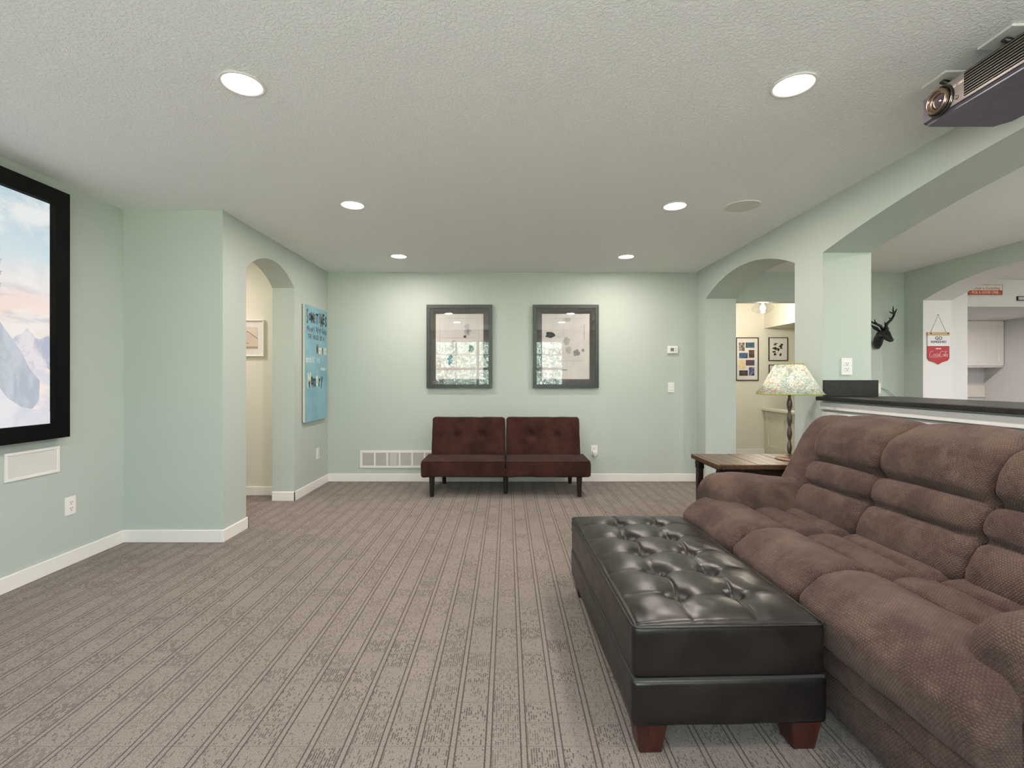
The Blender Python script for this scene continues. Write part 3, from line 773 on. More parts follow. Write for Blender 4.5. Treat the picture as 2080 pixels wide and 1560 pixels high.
# blue painted canvas on the far left wall
r = thing('quote_canvas', 'tall sky-blue painted canvas with mixed lettering on the left wall', 'canvas', (XB, 5.15, 1.356))
cy0, cy1, cz0, cz1 = 4.86, 5.46, 0.752, 1.962
part('stretcher', box(B(), XB+0.001, XB+0.010, cy0, cy1, cz0, cz1), new_mat('brown_stretcher_edge', '#6b5a48', 0.7), r, label='brown wooden back edge')
part('canvas_edge', box(B(), XB+0.010, XB+0.032, cy0, cy1, cz0, cz1), new_mat('cream_canvas_edge', '#cfd3c6', 0.8), r, label='cream canvas edge')
CXF = XB+0.0335
part('painted_face', box(B(), XB+0.032, CXF, cy0, cy1, cz0, cz1), noisy('sky_blue_paint', '#78a3b3', '#8ab1be', 4, 0.7, bump=0.0005, bscale=80), r)
RX = (PI/2, 0, PI/2)
dk = new_mat('dark_teal_lettering', '#22393f', 0.6); lt = new_mat('cream_lettering', '#e0ddc8', 0.6); pk_ = new_mat('brown_lettering', '#6d5f58', 0.6); gy = new_mat('slate_lettering', '#4c6672', 0.6); bl_ = new_mat('pale_blue_lettering', '#c2d6dc', 0.6)
def row(body, yc, zc, h, w, mats_, step=None):
    n = len(body); cw = w/n
    for i, ch in enumerate(body):
        if ch == ' ': continue
        hs = h*(1.0 if not mats_[2] else (1.15 if i % 3 == 0 else 0.85))
        text('letter', ch, hs*1.38, (CXF+0.0008, yc-w/2+cw*(i+0.5), zc+(0.012 if i % 2 else -0.008)*(1 if mats_[2] else 0)), RX, mats_[0] if (i*7+n) % 3 else mats_[1], r, sx=min(1.0, cw/(hs*1.38*0.62)), bold=0.004*mats_[3])
row('SoMeTiMES', 5.165, 1.845, 0.135, 0.56, (dk, pk_, True, 1.0))
row('YOU WILL NEVER KNOW', 5.16, 1.715, 0.050, 0.52, (gy, pk_, True, 0.4))
row('THE VALUE OF A', 5.15, 1.640, 0.050, 0.44, (gy, pk_, False, 0.4))
row('Moment', 5.295, 1.515, 0.105, 0.29, (lt, pk_, False, 0.8))
row('until it', 5.06, 1.400, 0.070, 0.36, (lt, bl_, False, 0.6))
row('becomes a', 5.35, 1.310, 0.045, 0.16, (bl_, lt, False, 0.3))
row('Memory', 5.13, 1.180, 0.150, 0.40, (dk, lt, True, 1.2))

# ================================================================== DEER HEAD
DX, DY, DZ = 4.44, YB, 1.43
r = thing('deer_head', 'matte black stag head with branching antlers mounted on the green bar wall', 'deer head', (DX, DY, DZ))
sc = 183.0
def dp(px, py, depth): # a point of the head, depth metres off the wall
    Y = YB-depth; return Vector((xpx(px, Y), Y, zpx(py, Y)))
bm = B()
c7 = lambda u, v: (1740+u/7.09, 600+v/7.09)
def D(u, v, d): return dp(*c7(u, v), d)
tube(bm, [D(300, 745, 0.0), D(300, 738, 0.03), D(304, 690, 0.06), D(318, 630, 0.10), D(345, 575, 0.14), D(370, 540, 0.17)], [0.010, 0.030, 0.046, 0.047, 0.045, 0.042], 16, flat=1.1)
tube(bm, [D(345, 545, 0.13), D(385, 545, 0.16), D(425, 568, 0.19), D(462, 605, 0.22), D(492, 636, 0.245), D(512, 652, 0.26), D(520, 658, 0.265)], [0.032, 0.050, 0.048, 0.032, 0.024, 0.020, 0.010], 16)
tube(bm, [D(400, 505, 0.17), D(435, 525, 0.19), D(470, 545, 0.2)], [0.030, 0.026, 0.014], 10)
tube(bm, [D(405, 590, 0.19), D(450, 630, 0.22), D(490, 664, 0.24)], [0.030, 0.022, 0.012], 10)
for sgn in (-1, 1): tube(bm, [D(415, 545, 0.20), D(425, 550, 0.235)], [0.012, 0.004], 8)
part('head', bm, M['deer'], r, smooth=True)
for pts in (((330, 520), (270, 470), (210, 425)), ((420, 520), (450, 480), (440, 440))):
    bm = B(); a = [D(u, v, 0.14+0.01*i) for i, (u, v) in enumerate(pts)]
    tube(bm, a, [0.016, 0.034, 0.004], 10, flat=0.4); part('ear', bm, M['deer'], r, smooth=True)
def antler(main, tines):
    bm = B(); tube(bm, [D(*q) for q in main], [0.017, 0.015, 0.013, 0.011, 0.009, 0.004][:len(main)-1]+[0.004], 10)
    for tn in tines: tube(bm, [D(*q) for q in tn], [0.010, 0.008, 0.003][:len(tn)], 8)
    part('antler', bm, M['deer'], r, smooth=True)
antler([(405, 490, .17), (435, 410, .18), (500, 350, .17), (530, 300, .15), (550, 250, .14), (580, 195, .14)],
       [[(415, 440, .18), (410, 410, .2), (408, 385, .22)], [(505, 345, .17), (485, 335, .2), (465, 325, .22)], [(540, 280, .15), (525, 210, .15), (527, 155, .15)], [(535, 265, .15), (500, 250, .17), (468, 235, .19)]])
antler([(375, 490, .17), (345, 440, .17), (290, 415, .16), (240, 395, .15), (192, 362, .14)],
       [[(290, 412, .16), (268, 385, .17), (255, 345, .18)], [(235, 395, .15), (215, 390, .17), (205, 400, .19)]])

# ================================================================== HANGING DRINK SIGN
YJ = 5.315
r = thing('hanging_sign', 'shield-shaped white and red drink sign hanging on the white arch pillar', 'sign', (xpx(1904, YJ), YJ, 1.4))
c7b = lambda u, v: (xpx(1740+u/7.09, YJ), zpx(600+v/7.09, YJ))
def poly7(uv_): return [c7b(u, v) for u, v in uv_]
part('red_shield', prism(B(), poly7([(1012, 730), (1322, 730), (1322, 905), (1300, 940), (1215, 965), (1167, 995), (1120, 965), (1035, 940), (1012, 905)]), 'y', YJ-0.012, YJ-0.004), new_mat('sign_red', '#a51f2b', 0.4), r, label='red lower half of the shield')
part('white_panel', prism(B(), poly7([(1012, 578), (1322, 578), (1322, 730), (1012, 730)]), 'y', YJ-0.012, YJ-0.004), new_mat('sign_white', '#dcdce0', 0.4), r, label='white upper half of the shield')
part('wooden_bar', prism(B(), poly7([(1005, 532), (1325, 532), (1325, 580), (1005, 580)]), 'y', YJ-0.016, YJ-0.002), noisy('light_wood', '#c2a67e', '#b0926a', 10, 0.6, stretch=(1, 1, 8)), r, label='light wooden hanging bar')
bm = B(); A = [c7b(1050, 535), c7b(1163, 283), c7b(1275, 535)]
tube(bm, [(A[0][0], YJ-0.014, A[0][1]), (A[1][0], YJ-0.01, A[1][1]), (A[2][0], YJ-0.014, A[2][1])], 0.0022, 6)
part('cord', bm, new_mat('jute_cord', '#7b7568', 0.9), r)
bm = B()
for u in (1053, 1297): a = c7b(u, 550); cyl(bm, (a[0], YJ-0.016, a[1]), (a[0], YJ-0.020, a[1]), 0.008, 0.006, 10)
cyl(bm, (A[1][0], YJ, A[1][1]+0.002), (A[1][0], YJ-0.015, A[1][1]+0.002), 0.003, 0.003, 8)
part('rivet', bm, M['iron'], r)
RY = (PI/2, 0, 0); yt_ = YJ-0.0125
sgk = new_mat('sign_black_ink', '#262830', 0.5); sgw = new_mat('sign_white_ink', '#efe9ea', 0.5)
p = c7b(1167, 620); text('lettering', 'GO', 0.052, (p[0], yt_, p[1]), RY, sgk, r, bold=0.0012)
p = c7b(1167, 672); text('lettering', 'REFRESHED', 0.034, (p[0], yt_, p[1]), RY, sgk, r, bold=0.0008)
p = c7b(1165, 769); text('lettering', 'DRINK', 0.020, (p[0], yt_, p[1]), RY, sgw, r, bold=0.0006)
# cursive word drawn as ribbons
def stroke(bm, pts, w):
    q = [c7b(u, v) for u, v in pts]
    tube(bm, [(a, yt_, b) for a, b in q], w*1.35, 6, flat=0.5)
def loop(bm, cx, cz, rx, rz, w, a0=0, a1=360, sl=0.25):
    pts = []
    for k in range(15):
        a = math.radians(a0+(a1-a0)*k/14); dv = -math.sin(a)*rz
        pts.append((cx+math.cos(a)*rx-dv*sl, cz+dv))
    stroke(bm, pts, w)
bm = B()
loop(bm, 1062, 845, 24, 44, 0.0026, 50, 320); loop(bm, 1104, 862, 13, 18, 0.0022); loop(bm, 1134, 862, 13, 18, 0.0022, 45, 330); loop(bm, 1158, 862, 11, 17, 0.0022); stroke(bm, [(1172, 845), (1168, 880), (1182, 870)], 0.0022)
stroke(bm, [(1176, 868), (1190, 864)], 0.0022)
loop(bm, 1204, 845, 20, 44, 0.0026, 50, 320); loop(bm, 1236, 862, 12, 18, 0.0022); stroke(bm, [(1252, 875), (1270, 815), (1260, 808), (1256, 880), (1266, 878)], 0.0022); loop(bm, 1280, 862, 11, 18, 0.0022); stroke(bm, [(1293, 845), (1290, 885)], 0.0022)
stroke(bm, [(1050, 892), (1110, 898), (1160, 888)], 0.0018); stroke(bm, [(1215, 812), (1260, 805), (1300, 812)], 0.0018)
part('script_lettering', bm, sgw, r)

# ================================================================== KITCHENETTE SIGNS + CABINET
YK = 5.98
r = thing('wall_sign', 'small red and white slogan sign high on the kitchenette soffit', 'sign', (xpx(1998, YK), YK, 2.3))
def k2(u, v): return (xpx(1950+u/15.6, YK), zpx(560+v/15.6, YK))
(x0, z1), (x1, z0) = k2(200, 300), k2(1305, 605); _, zm = k2(0, 470)
part('white_board', box(B(), x0, x1, YK-0.014, YK-0.001, zm, z1), new_mat('sign_cream', '#dedcd4', 0.5), r, label='white upper band')
part('red_board', box(B(), x0, x1, YK-0.014, YK-0.001, z0, zm), new_mat('sign_rust_red', '#a63a28', 0.5), r, label='red lower band')
part('rim', frame_rect(B(), 'y', 0, x0-0.003, x1+0.003, z0-0.003, z1+0.003, 0.005, YK-0.016, YK-0.001), new_mat('sign_rim', '#8d8376', 0.6), r)
text('lettering', 'Attitude is Everything', 0.050, ((x0+x1)/2, YK-0.0145, (zm+z1)/2-0.008), RY, new_mat('rust_script', '#9a5a50', 0.5), r, shear=0.35, sx=0.86)
text('lettering', '- PICK A GOOD ONE -', 0.046, ((x0+x1)/2, YK-0.0145, (zm+z0)/2), RY, new_mat('peach_lettering', '#f0cdb8', 0.5), r, bold=0.001, sx=0.82)
r = thing('small_sign', 'narrow dark-framed sign on the soffit at the right picture edge', 'sign', (xpx(2085, YK), YK, 2.2))
(x0, z1), (x1, z0) = k2(1785, 655), k2(2500, 795)
part('board', box(B(), x0, x1, YK-0.012, YK-0.001, z0, z1), new_mat('small_sign_white', '#cfcdc9', 0.5), r)
part('frame', frame_rect(B(), 'y', 0, x0, x1, z0, z1, 0.010, YK-0.018, YK-0.001), new_mat('small_sign_dark', '#4c4a48', 0.5), r)
bm = B(); 
for k in range(7): box(bm, x0+0.022+k*0.034, x0+0.030+k*0.034, YK-0.0125, YK-0.0119, z0+0.018, z1-0.018)
part('faint_mark', bm, new_mat('small_sign_marks', '#a3a19e', 0.5), r)

r = thing('wall_cabinet', 'white two-door shaker wall cabinet under the kitchenette soffit', 'cabinet', (7.2, 7.57, 1.74))
YC = 7.41; cabw = new_mat('cabinet_white', '#e8e2de', 0.35)
cx1 = xpx(2041.5, YC); cm = xpx(1952.5, YC); cx0 = cm-(cx1-cm)+0.01; cz0_, cz1_ = 1.372, 2.098
part('carcass', box(B(), cx0, min(cx1+0.01, 7.718), YC+0.02, 7.728, cz0_, cz1_, 0.002), cabw, r)
knob = new_mat('dark_bronze_knob', '#2c2724', 0.3, 0.6)
for (a, b, kx) in ((cx0+0.01, cm-0.0015, cm-0.032), (cm+0.0015, cx1-0.02, cm+0.042)):
    bm = B(); frame_rect(bm, 'y', 0, a, b, cz0_+0.028, cz1_-0.004, 0.068, YC, YC+0.02, 0.0015); box(bm, a+0.06, b-0.06, YC+0.010, YC+0.019, cz0_+0.09, cz1_-0.065)
    d = part('door', bm, cabw, r)
    part('knob', lathe(B(), (kx, YC, cz0_+0.095), [(0.006, 0.0), (0.006, -0.012), (0.016, -0.018), (0.017, -0.024), (0.010, -0.030), (0, -0.031)], 16, 'y'), knob, d, smooth=True)

# ================================================================== BAR COUNTER
struct('trim_bar_rail', box(B(), XR-0.022, XR, -1.0, 3.345, 0.990, 1.040, 0.003), M['trim'], 'white painted rail under the granite bar top')
struct('trim_bar_panel', box(B(), XR-0.008, XR, -1.0, 3.345, 0.10, 0.975, 0.002), M['trim'])
ct = part('countertop', box(B(), 2.158, 2.72, -0.275, 3.343, 1.0505, 1.0785, 0.004), M['granite'])
tagp(ct, 'long black speckled granite bar top in the pass-through opening', 'countertop')
sp = part('backsplash_block', box(B(), XR-0.002, XR2+0.035, 3.322, 3.344, 1.079, 1.192, 0.002), M['granite'])
tagp(sp, 'short black granite upstand at the far end of the bar top', 'backsplash')
cd = part('loose_cord', tube(B(), [(4.36, YB-0.01, 1.09), (4.42, YB-0.03, 1.06), (4.50, YB-0.04, 0.98), (4.56, YB-0.02, 0.90)], 0.004, 6), new_mat('grey_cord', '#8d9791', 0.6))
tagp(cd, 'thin pale cord trailing from the switch plate behind the bar', 'cord')

# ================================================================== PENDANT LIGHT in stair hall
PY = 6.5; pxx = xpx(1549.5, PY)
r = thing('pendant_light', 'clear glass bell pendant lamp glowing in the stair hall', 'pendant light', (pxx, PY, 2.1))
part('canopy', lathe(B(), (pxx, PY, 0), [(0.0, H-0.001), (0.06, H-0.001), (0.06, H-0.02), (0.02, H-0.035), (0.02, 2.25), (0.045, 2.24), (0.045, 2.215), (0, 2.214)], 24), M['lamp_metal'], r, smooth=True)
gs = glass_pane('lamp_glass', (0.95, 0.95, 0.95, 1), 1.5)
part('glass_shade', lathe(B(), (pxx, PY, 0), [(0.05, 2.235), (0.085, 2.22), (0.125, 2.19), (0.138, 2.155), (0.125, 2.125), (0.075, 2.098), (0.02, 2.088), (0.0, 2.087)], 32), gs, r, smooth=True)
part('bulb', lathe(B(), (pxx, PY, 0), [(0.0, 2.118), (0.02, 2.122), (0.036, 2.145), (0.03, 2.175), (0.014, 2.2), (0.013, 2.216)], 20), emit('glowing_bulb', '#fff0d0', 22.0), r, smooth=True)
d = bpy.data.lights.new('pendant_glow', 'POINT'); d.energy = 22; d.color = (1.0, 0.90, 0.76); d.shadow_soft_size = 0.04
o = bpy.data.objects.new('pendant_glow', d); COL.objects.link(o); o.location = (pxx, PY, 2.05)

# ================================================================== PROJECTOR
r = thing('projector', 'grey-brown ceiling projector with a large round lens and slatted vent', 'projector', (1.86, 1.77, 2.28))
pj_dark = noisy('projector_dark_plastic', '#3a3841', '#444250', 20, 0.4)
pj_front = noisy('projector_taupe_plastic', '#453d39', '#4e4641', 30, 0.38, 0.2)
QX, QY0, QY1, QZ0, QZ1 = 1.70, 1.50, 1.962, 2.232, 2.352
bm = B()
prism(bm, [(QX+0.02, QY1), (QX, QY1-0.012), (QX, QY0+0.02), (QX+0.02, QY0), (2.00, QY0), (2.03, QY0+0.04), (2.03, QY1-0.05), (1.99, QY1)], 'z', QZ0, QZ1)
bmesh.ops.bevel(bm, geom=[e for e in bm.edges if abs(e.verts[0].co.z-e.verts[1].co.z) < 1e-6], offset=0.012, segments=3, affect='EDGES')
part('housing', bm, pj_dark, r, angle=35)
bm = B(); prism(bm, [(QY0+0.03, QZ0+0.010), (QY1-0.045, QZ0+0.010), (QY1-0.016, QZ1-0.055), (QY1-0.06, QZ1-0.012), (QY0+0.03, QZ1-0.012)], 'x', QX-0.004, QX+0.002)
bmesh.ops.bevel(bm, geom=bm.edges[:], offset=0.0015, segments=1, affect='EDGES')
part('front_panel', bm, pj_front, r, label='taupe front panel')
LY, LZ = 1.868, 2.288
part('lens_well', lathe(B(), (QX-0.002, LY, LZ), [(0.054, 0.003), (0.058, -0.004), (0.053, -0.010), (0.047, -0.006), (0.045, 0.001), (0, 0.001)], 40, 'x'), new_mat('glossy_black', '#0b0b0d', 0.15), r, smooth=True, label='black lens surround')
part('lens_ring', lathe(B(), (QX-0.008, LY, LZ), [(0.045, 0.004), (0.046, -0.014), (0.042, -0.018), (0.036, -0.015), (0.034, -0.006), (0.030, -0.008), (0.028, -0.003)], 40, 'x'), new_mat('bronze_ring', '#6b5b50', 0.22, 0.85), r, smooth=True, label='metallic lens ring')
part('lens_glass', lathe(B(), (QX-0.008, LY, LZ), [(0.030, 0.0), (0.024, -0.006), (0.012, -0.010), (0, -0.011)], 32, 'x'), new_mat('purple_coated_glass', '#2c2226', 0.05, 0.0, 1.0), r, smooth=True, label='dark coated lens')
VY0, VY1, VZ0, VZ1 = QY0+0.035, 1.772, QZ0+0.020, QZ1-0.010
part('vent_recess', box(B(), QX-0.0048, QX+0.001, VY0, VY1, VZ0, VZ1), new_mat('vent_black', '#060505', 0.9, 0, 0.1), r, label='black vent opening')
for k in range(9):
    zc = VZ0+(VZ1-VZ0)*(k+0.5)/9
    part('vent_slat', box(B(), QX-0.0062, QX-0.003, VY0, VY1+0.001, zc-0.0011, zc+0.0011), pj_front, r)
part('status_button', lathe(B(), (QX-0.004, 1.802, QZ0+0.034), [(0.008, 0.001), (0.008, -0.003), (0.006, -0.004), (0.005, -0.002), (0, -0.002)], 20, 'x'), pj_front, r, smooth=True)
lm = new_mat('pale_marking', '#c9bcb6', 0.4)
RXm = (PI/2, 0, -PI/2)
text('marking', 'HD 1080', 0.013, (QX-0.0045, 1.797, QZ0+0.080), RXm, lm, r, 0.0002)
bm = B()
for (ya_, xa_) in ((1.72, 1.80), (1.68, 1.80), (1.70, 1.86)): box(bm, xa_, xa_+0.03, ya_-0.03, ya_, QZ0-0.0006, QZ0+0.001)
part('mounting_foot', bm, pj_dark, r)
# ceiling bracket pieces
mt = thing('projector_mount', 'white ceiling plates with black arms holding the projector', 'projector mount', (1.86, 1.84, H))
for y0, y1 in ((1.658, 1.784), (1.909, 2.025)):
    part('mounting_plate', box(B(), 1.755, 1.92, y0, y1, H-0.010, H-0.0005, 0.003), M['trim'], mt)
    yc = (y0+y1)/2
    bm = B(); tube(bm, [(1.79, yc, H-0.012), (1.82, yc, H-0.020), (1.845, yc-0.01, H-0.035), (1.85, yc-0.02, QZ1+0.0105)], 0.010, 10)
    part('arm', bm, new_mat('black_steel', '#121614', 0.4, 0.5), mt, smooth=True, label='black steel arm')

# ================================================================== FUTON
r = thing('futon_sofa', 'dark brown microsuede futon sofa with tufted split back against the far wall', 'sofa', (-0.015, 5.15, 0))
def cushion_grid(bm, nx, nz, f, thick_fn=None):
    vs = [[bm.verts.new(f(i/nx, j/nz)) for j in range(nz+1)] for i in range(nx+1)]
    for i in range(nx):
        for j in range(nz): bm.faces.new((vs[i][j], vs[i+1][j], vs[i+1][j+1], vs[i][j+1]))
    return vs
def softbox(bm, c, half, rad, n=(24, 24, 10), disp=None):
    """subdivided box with rounded edges, displaced by disp(p_local, normal, unit)"""
    c = Vector(c); half = Vector(half); cache = {}
    def V(i, j, k):
        key = (i, j, k)
        if key in cache: return cache[key]
        u = Vector((2*i/n[0]-1, 2*j/n[1]-1, 2*k/n[2]-1))
        q = Vector((u.x*half.x, u.y*half.y, u.z*half.z))
        rr = [min(rad, half[a]*0.999) for a in range(3)]
        inner = Vector([max(-(half[a]-rr[a]), min(half[a]-rr[a], q[a])) for a in range(3)])
        d = q-inner; s = Vector([d[a]/rr[a] for a in range(3)])
        L = s.length
        nrm = s.normalized() if L > 1e-6 else u.normalized()
        p = inner+Vector([nrm[a]*rr[a] for a in range(3)]) if L > 1e-6 else q
        if disp: p = disp(p, nrm, u)
        v = bm.verts.new(c+p); cache[key] = v; return v
    nx, ny, nz = n
    def quad(a, b, c_, d): bm.faces.new((a, b, c_, d))
    for i in range(nx):
        for j in range(ny):
            for k in (0, nz): quad(V(i, j, k), V(i+1, j, k), V(i+1, j+1, k), V(i, j+1, k))
    for i in range(nx):
        for k in range(nz):
            for j in (0, ny): quad(V(i, j, k), V(i+1, j, k), V(i+1, j, k+1), V(i, j, k+1))
    for j in range(ny):
        for k in range(nz):
            for i in (0, nx): quad(V(i, j, k), V(i, j+1, k), V(i, j+1, k+1), V(i, j, k+1))
    return bm
for s, (fx0, fx1) in ((-1, (-0.868, -0.022)), (1, (-0.008, 0.842))):
    cx = (fx0+fx1)/2; hx = (fx1-fx0)/2+0.004
    # seat
    def ds(p, n, u, hx=hx):
        if u.z > 0.99: p = p+Vector((0, 0, 0.012*(1-(p.x/hx)**4)*(1-(p.y/0.25)**2)))
        if u.z < -0.99: p = p-Vector((0, 0, 0.006*noise.noise(p*9)))
        return p+n*0.003*noise.noise(p*14)
    bm = softbox(B(), (cx, 5.06, 0.285), (hx, 0.26, 0.080), 0.022, (36, 24, 8), ds)
    seat = part('seat', bm, M['suede'], r, smooth=True)
    bm = B(); z = 0.362; y0, y1 = 4.803, 5.30
    tube(bm, [(fx0+0.004, y1, z), (fx0+0.004, y0+0.02, z), (fx0+0.02, y0+0.001, z), (fx1-0.02, y0+0.001, z), (fx1-0.004, y0+0.02, z), (fx1-0.004, y1, z)], 0.0042, 8)
    part('piping', bm, M['suede'], seat, smooth=True)
    # back, leaning
    bx0, bx1 = (fx0+0.035, fx1) if s < 0 else (fx0, fx1-0.035)
    bcx = (bx0+bx1)/2; bh = (bx1-bx0)/2
    tufts = [(-0.135+0.0, 0.02), (0.135, 0.02)]
    def db(p, n, u, bh=bh):
        if n.y < -0.3:
            for tx, tz in tufts:
                d2 = ((p.x-tx)**2+(p.z-tz)**2)
                p = p+Vector((0, 0.030*math.exp(-d2/0.0016)+0.012*math.exp(-d2/0.012), 0))
            p = p-Vector((0, 0.018*(1-(p.x/bh)**4)*(1-(p.z/0.22)**4), 0))
        return p+n*0.003*noise.noise(p*11+Vector((bh*7, 0, 0)))
    bm = softbox(B(), (0, 0, 0), (bh, 0.062, 0.225), 0.035, (44, 8, 32), db)
    bm.transform(Matrix.Translation((bcx, 5.335, 0.545)) @ Matrix.Rotation(math.radians(-13), 4, 'X'))
    bk = part('backrest', bm, M['suede'], r, smooth=True)
    for tx, tz in tufts:
        bm = softbox(B(), (0, 0, 0), (0.009, 0.005, 0.009), 0.008, (6, 4, 6)); bm.transform(Matrix.Translation((bcx, 5.335, 0.545)) @ Matrix.Rotation(math.radians(-13), 4, 'X') @ Matrix.Translation((tx, -0.046, tz)))
        part('tuft_button', bm, M['suede'], bk, smooth=True)
for lx, ly in ((-0.765, 4.86), (0.735, 4.86), (-0.015, 5.0), (-0.72, 5.47), (0.72, 5.47)):
    bm = B(); cyl(bm, (lx, ly, 0.20), (lx, ly, 0.0), 0.030, 0.021, 16); part('leg', bm, M['futon_leg'], r, angle=40)
bm = B(); box(bm, -0.80, 0.78, 5.28, 5.32, 0.205, 0.24); box(bm, -0.80, 0.78, 5.0, 5.03, 0.20, 0.23); box(bm, -0.80, -0.77, 5.0, 5.5, 0.19, 0.225); box(bm, 0.74, 0.77, 5.0, 5.5, 0.19, 0.225)
part('under_frame', bm, M['futon_leg'], r)

# ================================================================== END TABLE + LAMP
r = thing('end_table', 'dark brown plank-top end table behind the far sofa arm', 'table', (1.75, 3.36, 0))
TX0, TX1, TY0, TY1, TZ = 1.38, 2.13, 3.135, 3.585, 0.638
npl = 9
for i in range(npl):
    a = TX0+0.03+(TX1-TX0-0.03)*i/npl; b = TX0+0.03+(TX1-TX0-0.03)*(i+1)/npl
    part('plank', box(B(), a+0.001, b-0.001, TY0+0.001, TY1, TZ-0.025-0.0007*(i % 2), TZ-0.0006*(i % 3), 0.0022), M['table_wood'], r)
part('edge_board', box(B(), TX0, TX0+0.029, TY0, TY1, TZ-0.032, TZ, 0.003), M['table_wood'], r)
part('edge_board', box(B(), TX0+0.030, TX1, TY0-0.010, TY0, TZ-0.032, TZ-0.001, 0.003), M['table_wood'], r)
part('apron', frame_rect(B(), 'z', 0, 0, 0, 0, 0, 0, 0, 0) if False else box(box(box(B(), TX0+0.03, TX1-0.03, TY0+0.03, TY0+0.05, TZ-0.10, TZ-0.027), TX0+0.03, TX1-0.03, TY1-0.05, TY1-0.03, TZ-0.055, TZ-0.027), TX0+0.035, TX0+0.055, TY0+0.04, TY1-0.04, TZ-0.050, TZ-0.027), M['table_dark'], r)
for lx, ly in ((TX0+0.025, TY0+0.025), (TX0+0.025, TY1-0.07), (TX1-0.07, TY0+0.025), (TX1-0.07, TY1-0.07)):
    lg = part('leg', box(B(), lx, lx+0.042, ly, ly+0.042, 0, TZ-0.027, 0.004), M['table_dark'], r)
    bm = B(); box(bm, lx-0.004, lx+0.046, ly-0.004, ly+0.046, TZ-0.10, TZ-0.028, 0.006)
    for q in (0.01, 0.032): cyl(bm, (lx+q, ly-0.004, TZ-0.06), (lx+q, ly-0.010, TZ-0.06), 0.006, 0.004, 10); cyl(bm, (lx-0.004, ly+q, TZ-0.06), (lx-0.010, ly+q, TZ-0.06), 0.006, 0.004, 10)
    part('corner_bracket', bm, M['iron'], lg, label='dark iron corner bracket')
part('shelf', box(B(), TX0+0.05, TX1-0.05, TY0+0.05, TY1-0.05, 0.16, 0.18, 0.003), M['table_dark'], r)

LX_, LY_ = 1.975, 3.34
r = thing('table_lamp', 'table lamp with floral map-print shade and twisted bronze stem', 'lamp', (LX_, LY_, TZ))
part('base', lathe(B(), (LX_, LY_, TZ+0.0005), [(0, 0), (0.088, 0), (0.090, 0.005), (0.078, 0.014), (0.045, 0.024), (0.018, 0.030), (0.012, 0.040), (0, 0.040)], 36), M['lamp_base'], r, smooth=True, label='copper-toned round base')
# faceted wavy stem
bm = B(); n = 48; seg = 6; rings = []
for i in range(n+1):
    tt_ = i/n; z = TZ+0.03+tt_*0.455
    rad = 0.0085+0.0085*abs(math.sin(PI*4.5*tt_))**1.3
    rings.append([bm.verts.new((LX_+rad*math.cos(2*PI*k/seg+tt_*0.6), LY_+rad*math.sin(2*PI*k/seg+tt_*0.6), z)) for k in range(seg)])
for i in range(n):
    for k in range(seg): bm.faces.new((rings[i][k], rings[i][(k+1) % seg], rings[i+1][(k+1) % seg], rings[i+1][k]))
bm.faces.new(rings[0]); bm.faces.new(rings[-1])
part('stem', bm, M['lamp_metal'], r, angle=60)
part('socket', lathe(B(), (LX_, LY_, 0), [(0, TZ+0.48), (0.016, TZ+0.48), (0.018, TZ+0.50), (0.018, TZ+0.55), (0.012, TZ+0.56), (0, TZ+0.56)], 20), M['lamp_metal'], r, smooth=True)
# shade material: map / floral print
m = new_mat('map_print_fabric', '#d8d6c4', 0.85, 0, 0.1); t = NT(m); o = t.obj()
c = t.mix(t.step(t.noise(o, 16, 3), 0.48, 0.54), hexc('#e4e2cf'), hexc('#c9d6c4'))
c = t.mix(t.m('MULTIPLY', t.step(t.noise(o, 9, 2, 0.5, 0.8), 0.58, 0.62), 0.8), c, hexc('#9dbdb6'))
vr = t.node('ShaderNodeTexVoronoi'); vr.feature = 'DISTANCE_TO_EDGE'; vr.inputs['Scale'].default_value = 17; t.link(o, vr.inputs['Vector'])
mk = t.step(t.noise(o, 8, 2), 0.54, 0.60)
c = t.mix(t.m('MULTIPLY', t.m('SUBTRACT', 1.0, t.step(vr.outputs[0], 0.02, 0.05)), mk), c, hexc('#dd7a5c'))
sc_ = t.noise(o, 60, 3, 0.6, 1.6)
ln = t.m('SUBTRACT', 1.0, t.step(t.m('ABSOLUTE', t.m('SUBTRACT', sc_, 0.5)), 0.02, 0.05))
c = t.mix(t.m('MULTIPLY', ln, t.m('SUBTRACT', 0.75, t.m('MULTIPLY', mk, 0.5))), c, hexc('#6a5a70'))
c = t.mix(t.m('MULTIPLY', t.step(t.noise(o, 26, 2), 0.60, 0.66), 0.6), c, hexc('#8f8a55'))
t.link(c, t.bs.inputs['Base Color']); M['shade'] = m
zb_, zt_ = 1.096, 1.302
bm = B(); SEG = 48
def shade_ring(r_, z): return [bm.verts.new((LX_+r_*math.cos(2*PI*k/SEG), LY_+r_*math.sin(2*PI*k/SEG), z)) for k in range(SEG)]
R1 = shade_ring(0.209, zb_); R2 = shade_ring(0.148, zb_+0.10); R3 = shade_ring(0.090, zt_); R4 = shade_ring(0.087, zt_); R5 = shade_ring(0.145, zb_+0.10); R6 = shade_ring(0.206, zb_)
for a, b in ((R1, R2), (R2, R3), (R3, R4), (R4, R5), (R5, R6), (R6, R1)):
    for k in range(SEG): bm.faces.new((a[k], a[(k+1) % SEG], b[(k+1) % SEG], b[k]))
part('lamp_shade', bm, M['shade'], r, smooth=True, label='cream shade with green, coral and purple map-like print')
olive = new_mat('olive_trim', '#8f9440', 0.8)
for rr_, z in ((0.2085, zb_), (0.0895, zt_)):
    bm = B(); pts = [(LX_+rr_*math.cos(2*PI*k/48), LY_+rr_*math.sin(2*PI*k/48), z) for k in range(49)]; tube(bm, pts, 0.0035, 8, cap=False)
    part('shade_trim', bm, olive, r, smooth=True, label='olive green edge trim')
bm = B()
